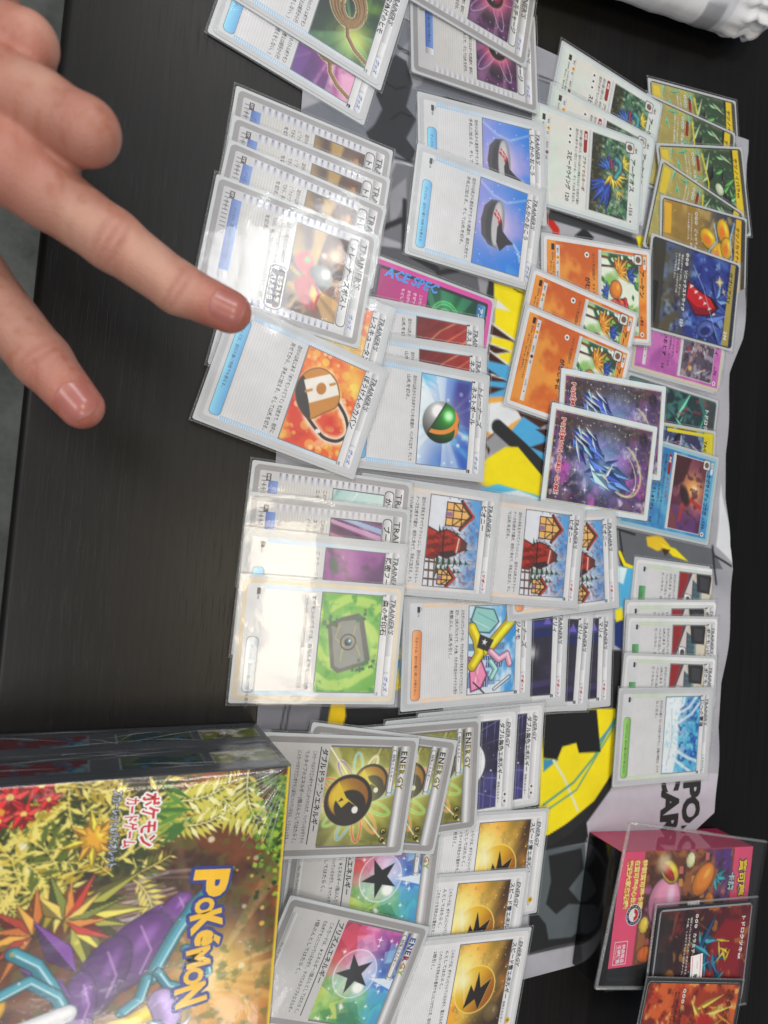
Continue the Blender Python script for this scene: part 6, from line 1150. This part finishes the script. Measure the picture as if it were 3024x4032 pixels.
def a_reddragon(p): return p.grad((50, 40, 44), (112, 34, 40), 80).noise(9, (150, 50, 50), .8, 3, .5, .68).poly([(20, 50), (61, 46), (61, 80), (10, 80), (8, 62)], (150, 34, 44), .95, 2).noise(6, (190, 130, 60), .7, 14, .58, .72).shards(16, [(40, 110, 150), (56, 150, 176), (28, 70, 110)], 14, 38, 48, 62, 12, 24, 2, 4, 4).shards(6, [(236, 206, 50), (240, 226, 90)], 20, 56, 40, 68, 6, 14, 1, 2, 7).poly([(0, 0), (61, 0), (61, 10), (0, 12)], (60, 50, 50), .8, 3).shards(8, [(120, 70, 60), (60, 34, 40)], 0, 6, 60, 40, 10, 20, 1, 3, 9, .6)
def a_fire(p): return p.grad((196, 70, 40), (150, 50, 30), 80).noise(10, (226, 110, 50), .9, 3, .42, .64).noise(6, (110, 30, 24), .8, 7, .5, .7).poly([(26, 44), (61, 40), (61, 80), (20, 80)], (120, 60, 30), .8, 4).shards(22, [(246, 196, 80), (250, 226, 150), (226, 120, 40)], 10, 40, 58, 80, 12, 30, 1.2, 3, 5, .9, (30, 120)).blob(30, 60, 14, 8, (190, 36, 36), .95, .25, 40).blob(44, 56, 10, 7, (246, 236, 206), .95, .3, 30).noise(5, (255, 230, 140), .6, 14, .6, .76)
DB = plate('card_backing', 66, 91, 1.2, .06, .24); DB.materials.append(M_BACKD)
d1 = fullart('トドロクツキex', '230', a_reddragon, (150, 150, 154), ['相手のバトルポケモンを、きぜつさせる。', 'その後、このポケモンにも200ダメージ。'], 'カラミティストーム', '220', namecol=(240, 240, 244), boxes=((26, 3, 52, 7, (40, 40, 44)),), nm_y=79)
h1 = holder('rigid_card_holder', 'small clear holder with a price sticker, on the large clear holder', 271, 384.6, 34.6, -8, 72, 98, 2.0, 1.2); sticker(h1, 6, -6, 2.1, 6, '8')
loose('trading_card', 'red and blue card inside the small clear holder', pose(271, 384.6, 35.2, -8), d1, DB)
d2 = fullart('ビクティニ', '110', a_fire, (60, 50, 46), ['自分の手札にある基本エネルギーを、このポケモンにつける。', '相手のバトルポケモンに、ダメージ。'], 'エナジーヒート', '60', namecol=(40, 24, 20), tcol=(60, 24, 20))
h2 = empty('trading_card', pose(315, 369, 37.6, -14.6)); tag(h2, 'orange flame card in a black rimmed sleeve at the photo corner', 'card')
link('card_backing', plate('card_backing', 68, 92, 1.2, .06, .24), h2, M_BACKD); stk = link('card_stock', S_STOCK, h2)
for nm, me, mt in d2: tag(link(nm, me, stk, mt), kind='stuff' if nm == 'lettering' else None)
link('clear_sleeve', S_SLV, h2)

# ------------------------------------------------------------------ white cloth pouch, upper right
nu, nv = 150, 96
S_, T_ = np.meshgrid(np.linspace(0, 1, nu), np.linspace(0, 2 * math.pi, nv))
Yp = 190 + S_ * 272; cxp = -404 - (Yp - 250) * .115
hw = 52 * np.sqrt(np.clip(1 - np.clip((S_ - .80) / .205, 0, 1) ** 2.6, .02, 1)) * (1 - .10 * np.exp(-((S_ - .87) / .03) ** 2))
hh = 19 * np.sqrt(np.clip(1 - np.clip((S_ - .82) / .185, 0, 1) ** 2.4, .02, 1))
rip = sst(.74, .93, S_)
fold = 1 + rip * (.07 * np.sin(T_ * 15 + 3 * S_) + .05 * np.sin(T_ * 23 + 20 * S_)) + .03 * (fbm(Yp / 22, np.cos(T_) * 3 + 5, 3) - .5) * 2
Xp = cxp + hw * np.cos(T_) * fold; Zp = 19.5 + hh * np.sign(np.sin(T_)) * np.abs(np.sin(T_)) ** .8 * fold
Zp = np.maximum(Zp, .2) + rip * 1.2 * np.sin(Yp / 2.1 + T_ * 4)
Zp = np.maximum(Zp, .2)
pp = P(1, 1, X=Xp, Y=Yp); pp.fill((232, 232, 234)).noise(40, (214, 214, 220), .7, 4)
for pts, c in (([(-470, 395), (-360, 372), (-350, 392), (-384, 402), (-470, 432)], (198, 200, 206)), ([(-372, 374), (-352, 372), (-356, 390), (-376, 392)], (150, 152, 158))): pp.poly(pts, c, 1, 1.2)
pp.poly([(-470, 262), (-330, 268), (-330, 303), (-366, 306), (-400, 296), (-470, 290)], (56, 44, 20), 1, .8).poly([(-470, 240), (-330, 240), (-330, 298), (-366, 302), (-400, 292), (-470, 284)], (240, 214, 30), 1, .8)
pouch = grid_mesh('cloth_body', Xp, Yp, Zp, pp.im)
for q_ in pouch.polygons: q_.use_smooth = True
pou = empty('drawstring_pouch', None); tag(pou, 'white cloth pouch with grey and yellow print and gathered end', 'pouch')
link('cloth_body', pouch, pou, printed('pouch_cloth', .8, 0, .3, 1800.))

# ------------------------------------------------------------------ the pointing hand, one continuous skin
def V3(*a): return np.array(a, float)
IDX = [(V3(-110, -27.1, 109), 12.2), (V3(-104.7, -15.7, 106.4), 11.0), (V3(-94.4, 4.8, 104.4), 10.1), (V3(-82.6, 26.9, 103.2), 8.9), (V3(-77, 45, 104.7), 7.7)]
THB = [(V3(-124.7, -62, 70.9), 17), (V3(-102, -52, 73.4), 14), (V3(-83.7, -39.3, 72.8), 11.6), (V3(-57.2, -16, 73.9), 10.2), (V3(-41.6, -2.2, 75.3), 8.2)]
MID = [(V3(-133.0, -33.7, 108.9), 13.4), (V3(-126.2, -17.7, 116.0), 10.8), (V3(-120.1, -4.6, 120.8), 9.7), (V3(-131.6, -13.1, 86.4), 9.2), (V3(-142.5, -26.9, 67.2), 8.4)]
RNG = [(V3(-150.0, -38.3, 106.2), 12.6), (V3(-147.3, -22.9, 112.1), 8.9), (V3(-166.8, -31.5, 74.6), 8.6), (V3(-175.3, -43.3, 58.5), 8)]
PNK = [(V3(-163, -46, 101), 11), (V3(-166, -36, 104.7), 9.3), (V3(-186, -44, 72), 8.3), (V3(-192, -53, 58), 7.6)]
WR = V3(-154, -96, 47); FA = V3(-178, -170, 8); FB = V3(-206, -270, -46)
def cone(Pn, a, ra, b, rb):
    ab = b - a; L = np.linalg.norm(ab); t = np.clip(((Pn - a) @ ab) / (L * L), 0, 1)
    return np.linalg.norm(Pn - a - t[..., None] * ab, axis=-1) - (ra + (rb - ra) * t)
def smin(a, b, k): h = np.clip(.5 + .5 * (b - a) / k, 0, 1); return b * (1 - h) + a * h - k * h * (1 - h)
def chain(Pn, ch, k=2.5):
    d = None
    for (a, ra), (b, rb) in zip(ch[:-1], ch[1:]): e = cone(Pn, a, ra, b, rb); d = e if d is None else smin(d, e, k)
    return d
def crease(Pn, j, axis, up, n, amp, gap, d):
    """shallow dorsal wrinkles across a finger joint"""
    q = Pn - j; s = q @ axis; hgt = q @ up; sd = q @ np.cross(axis, up)
    w = 0
    for k in range(n): off = (k - (n - 1) / 2) * gap; w = w + np.exp(-((s - off * (1 - (sd / 15) ** 2)) / .95) ** 2)
    return d + amp * w * sst(0, 5, hgt) * np.exp(-(sd / 8) ** 2)
CAMP = V3(0, 0, 343.6)
def frame(a, b, ref=CAMP):
    ax = (b - a) / np.linalg.norm(b - a); u = ref - b; u = u - ax * (u @ ax); return ax, u / np.linalg.norm(u)
def hand_sdf(Pn):
    palm = None
    for ch, rr in ((IDX, 11), (MID, 12), (RNG, 12), (PNK, 10.5)): e = cone(Pn, ch[0][0], rr, WR + (ch[0][0] - WR) * .12, 19); palm = e if palm is None else smin(palm, e, 7)
    palm = smin(palm, cone(Pn, WR, 23, FA, 27), 12); palm = smin(palm, cone(Pn, FA, 27, FB, 33), 8); palm = smin(palm, cone(Pn, WR, 20, THB[0][0], 17), 12)
    d = palm
    for ch, k in ((THB, 7), (PNK, 4), (RNG, 3.5), (MID, 3.0), (IDX, 3.5)): d = smin(d, chain(Pn, ch), k)
    for ch, j0, n, amp, gap in ((IDX, 2, 3, .75, 3.3), (IDX, 3, 2, .6, 2.8), (THB, 3, 2, .7, 3.4), (MID, 2, 3, .3, 2.6)):
        ax, up = frame(ch[j0 - 1][0], ch[j0][0]); near = np.linalg.norm(Pn - ch[j0][0], axis=-1) < 22
        if near.any(): d = d.copy(); d[near] = crease(Pn[near], ch[j0][0], ax, up, n, amp, gap, d[near])
    return d
def surface_nets(lo, hi, h):
    ax = [np.arange(lo[i], hi[i] + h, h) for i in range(3)]; G = np.stack(np.meshgrid(*ax, indexing='ij'), -1).astype(np.float32)
    F = np.zeros(G.shape[:3]); B = 10; half = B * h * .5 * 1.7320508
    for i in range(0, F.shape[0], B):
        for j in range(0, F.shape[1], B):
            for k in range(0, F.shape[2], B):
                g = G[i:i + B, j:j + B, k:k + B].astype(float); c0 = (g[0, 0, 0] + g[-1, -1, -1]) / 2; d0 = hand_sdf(c0[None])[0]
                F[i:i + B, j:j + B, k:k + B] = d0 if abs(d0) > half + 6 else hand_sdf(g)
    s = F < 0; n = np.array(F.shape) - 1; acc = np.zeros(tuple(n) + (3,)); cnt = np.zeros(tuple(n)); base = np.stack(np.meshgrid(*[np.arange(k) for k in n], indexing='ij'), -1).astype(float)
    cr = [(i, j, k) for i in (0, 1) for j in (0, 1) for k in (0, 1)]; sl = lambda c: tuple(slice(c[a], c[a] + n[a]) for a in range(3))
    for c0 in cr:
        for a in range(3):
            if c0[a] == 0:
                c1 = list(c0); c1[a] = 1; f0, f1 = F[sl(c0)], F[sl(c1)]; m_ = (f0 < 0) != (f1 < 0)
                t = np.where(m_, f0 / np.where(m_, f0 - f1, 1), 0); p_ = np.zeros(tuple(n) + (3,)) + np.array(c0, float); p_[..., a] += t; acc += p_ * m_[..., None]; cnt += m_
    act = cnt > 0; vid = -np.ones(tuple(n), int); vid[act] = np.arange(act.sum()); vs = (base[act] + acc[act] / cnt[act][:, None]) * h + np.array(lo)
    quads = []
    for a in range(3):
        b, c = (a + 1) % 3, (a + 2) % 3; idx = [slice(0, n[i]) for i in range(3)]; i1 = list(idx); i1[a] = slice(1, n[a] + 1)
        s0, s1 = s[tuple(idx)], s[tuple(i1)]; w = np.argwhere(s0 != s1); w = w[(w[:, b] > 0) & (w[:, c] > 0)]
        eb = np.zeros(3, int); eb[b] = 1; ec = np.zeros(3, int); ec[c] = 1
        q = np.stack([vid[tuple((w - d_).T)] for d_ in (0 * eb, eb, eb + ec, ec)], 1); fl_ = s0[tuple(w.T)]; q[~fl_] = q[~fl_][:, ::-1]; quads.append(q[(q >= 0).all(1)])
    return vs, np.concatenate(quads)
hv, hq = surface_nets((-232, -235, -30), (-28, 60, 150), 1.25)
e_ = .4
for _ in range(2):   # pull the vertices onto the skin surface
    d0 = hand_sdf(hv); g = np.stack([(hand_sdf(hv + np.eye(3)[i] * e_) - d0) / e_ for i in range(3)], 1); hv = hv - g * (d0 / np.maximum((g * g).sum(1), .3))[:, None] * .8
me = bpy.data.meshes.new('hand'); me.vertices.add(len(hv)); me.vertices.foreach_set('co', (hv * MM).astype(np.float32).ravel())
me.loops.add(hq.size); me.loops.foreach_set('vertex_index', hq[:, ::-1].ravel().astype(np.int32)); me.polygons.add(len(hq)); me.polygons.foreach_set('loop_start', (np.arange(len(hq)) * 4).astype(np.int32)); me.update(calc_edges=True)
hc = np.zeros((len(hv), 3)) + (190, 138, 120); mixc = lambda c, a: hc * (1 - np.clip(a, 0, 1)[:, None]) + np.array(c, float) * np.clip(a, 0, 1)[:, None]
hc = mixc((176, 116, 92), .8 * sst(.5, .75, fbm(hv[:, 0] / 3 + hv[:, 2] / 4, hv[:, 1] / 3, 8)) )
hc = mixc((204, 158, 138), sst(.4, .7, fbm(hv[:, 0] / 14 + hv[:, 2] / 17, hv[:, 1] / 14, 3)))
for ch, j, r_, a_ in ((IDX, 4, 12, .75), (THB, 4, 13, .65), (IDX, 2, 9, .45), (IDX, 3, 8, .35), (THB, 3, 9, .45), (MID, 2, 10, .4), (RNG, 1, 10, .4), (IDX, 0, 13, .5), (MID, 0, 13, .45)): hc = mixc((190, 92, 82), a_ * np.exp(-(np.linalg.norm(hv - ch[j][0], axis=1) / r_) ** 2))
for ch, j0, n, gap in ((IDX, 2, 3, 3.3), (IDX, 3, 2, 2.8), (THB, 3, 2, 3.4)):
    ax_, up_ = frame(ch[j0 - 1][0], ch[j0][0]); q_ = hv - ch[j0][0]; s_ = q_ @ ax_; sd_2 = q_ @ np.cross(ax_, up_)
    for k in range(n): hc = mixc((160, 92, 78), .4 * np.exp(-((s_ - (k - (n - 1) / 2) * gap * (1 - (sd_2 / 15) ** 2)) / .95) ** 2) * np.exp(-(sd_2 / 7) ** 2) * sst(0, 4, q_ @ up_))
a = me.color_attributes.new('Col', 'FLOAT_COLOR', 'POINT'); cc = np.ones((len(hv), 4)); cc[:, :3] = lin(hc); a.data.foreach_set('color', cc.ravel().astype(np.float32))
for q_ in me.polygons: q_.use_smooth = True
M_SKIN = printed('skin', .46, 0, .8, 1300.); bs = M_SKIN.node_tree.nodes['Principled BSDF']; bs.inputs['Subsurface Weight'].default_value = .15; bs.inputs['Subsurface Radius'].default_value = (1, .35, .2); bs.inputs['Subsurface Scale'].default_value = .003
hand = link('person', me, None, M_SKIN); tag(hand, 'bare pointing hand reaching over the cards, index finger and thumb stretched out', 'person')
def nail(ch, lng, wid, back, turn):
    a, b = ch[-2][0], ch[-1][0]; ax, up = frame(a, b); rr = ch[-1][1]; sd = np.cross(ax, up); t = math.radians(turn); up2 = up * math.cos(t) + sd * math.sin(t); sd2 = np.cross(ax, up2)
    n1, n2 = 25, 21; v, u = np.meshgrid(np.linspace(-1, 1, n1), np.linspace(-1, 1, n2), indexing='ij'); v = v.ravel()[:, None]; u = u.ravel()[:, None]
    w_ = wid / 2 * np.clip(1 - np.abs(v) ** 4.5, 0, 1) ** .42; x = b + ax * (back + (v + 1) / 2 * lng) + sd2 * u * w_ + up2 * 14
    for _ in range(26): x = x - up2 * hand_sdf(x)[:, None] * .8
    vs = x + up2 * (.35 * (1 - np.abs(u) ** 3) + .12)
    lun = 1 - sst(-.35, .0, v + .62 - .28 * (1 - u * u)); cs = np.array((180, 112, 104.)) * (1 - .25 * lun) + np.array((206, 160, 148.)) * .25 * lun
    tipw = sst(.80, .93, v + .06 * (1 - u * u)); cs = cs * (1 - .3 * tipw) + np.array((206, 166, 146.)) * .3 * tipw
    V = np.array(vs).reshape(n1, n2, 3); mm = grid_mesh('fingernail', V[..., 0], V[..., 1], V[..., 2], np.array(cs).reshape(n1, n2, 3))
    for q_ in mm.polygons: q_.use_smooth = True
    if mm.polygons[200].normal.dot(Vector(up2)) < 0: mm.flip_normals()
    link('fingernail', mm, hand, M_NAIL)
M_NAIL = printed('nail', .28, 0, 0)
nail(IDX, 12.5, 11.0, -7.5, -12); nail(THB, 13.5, 12.0, -8.0, 0)
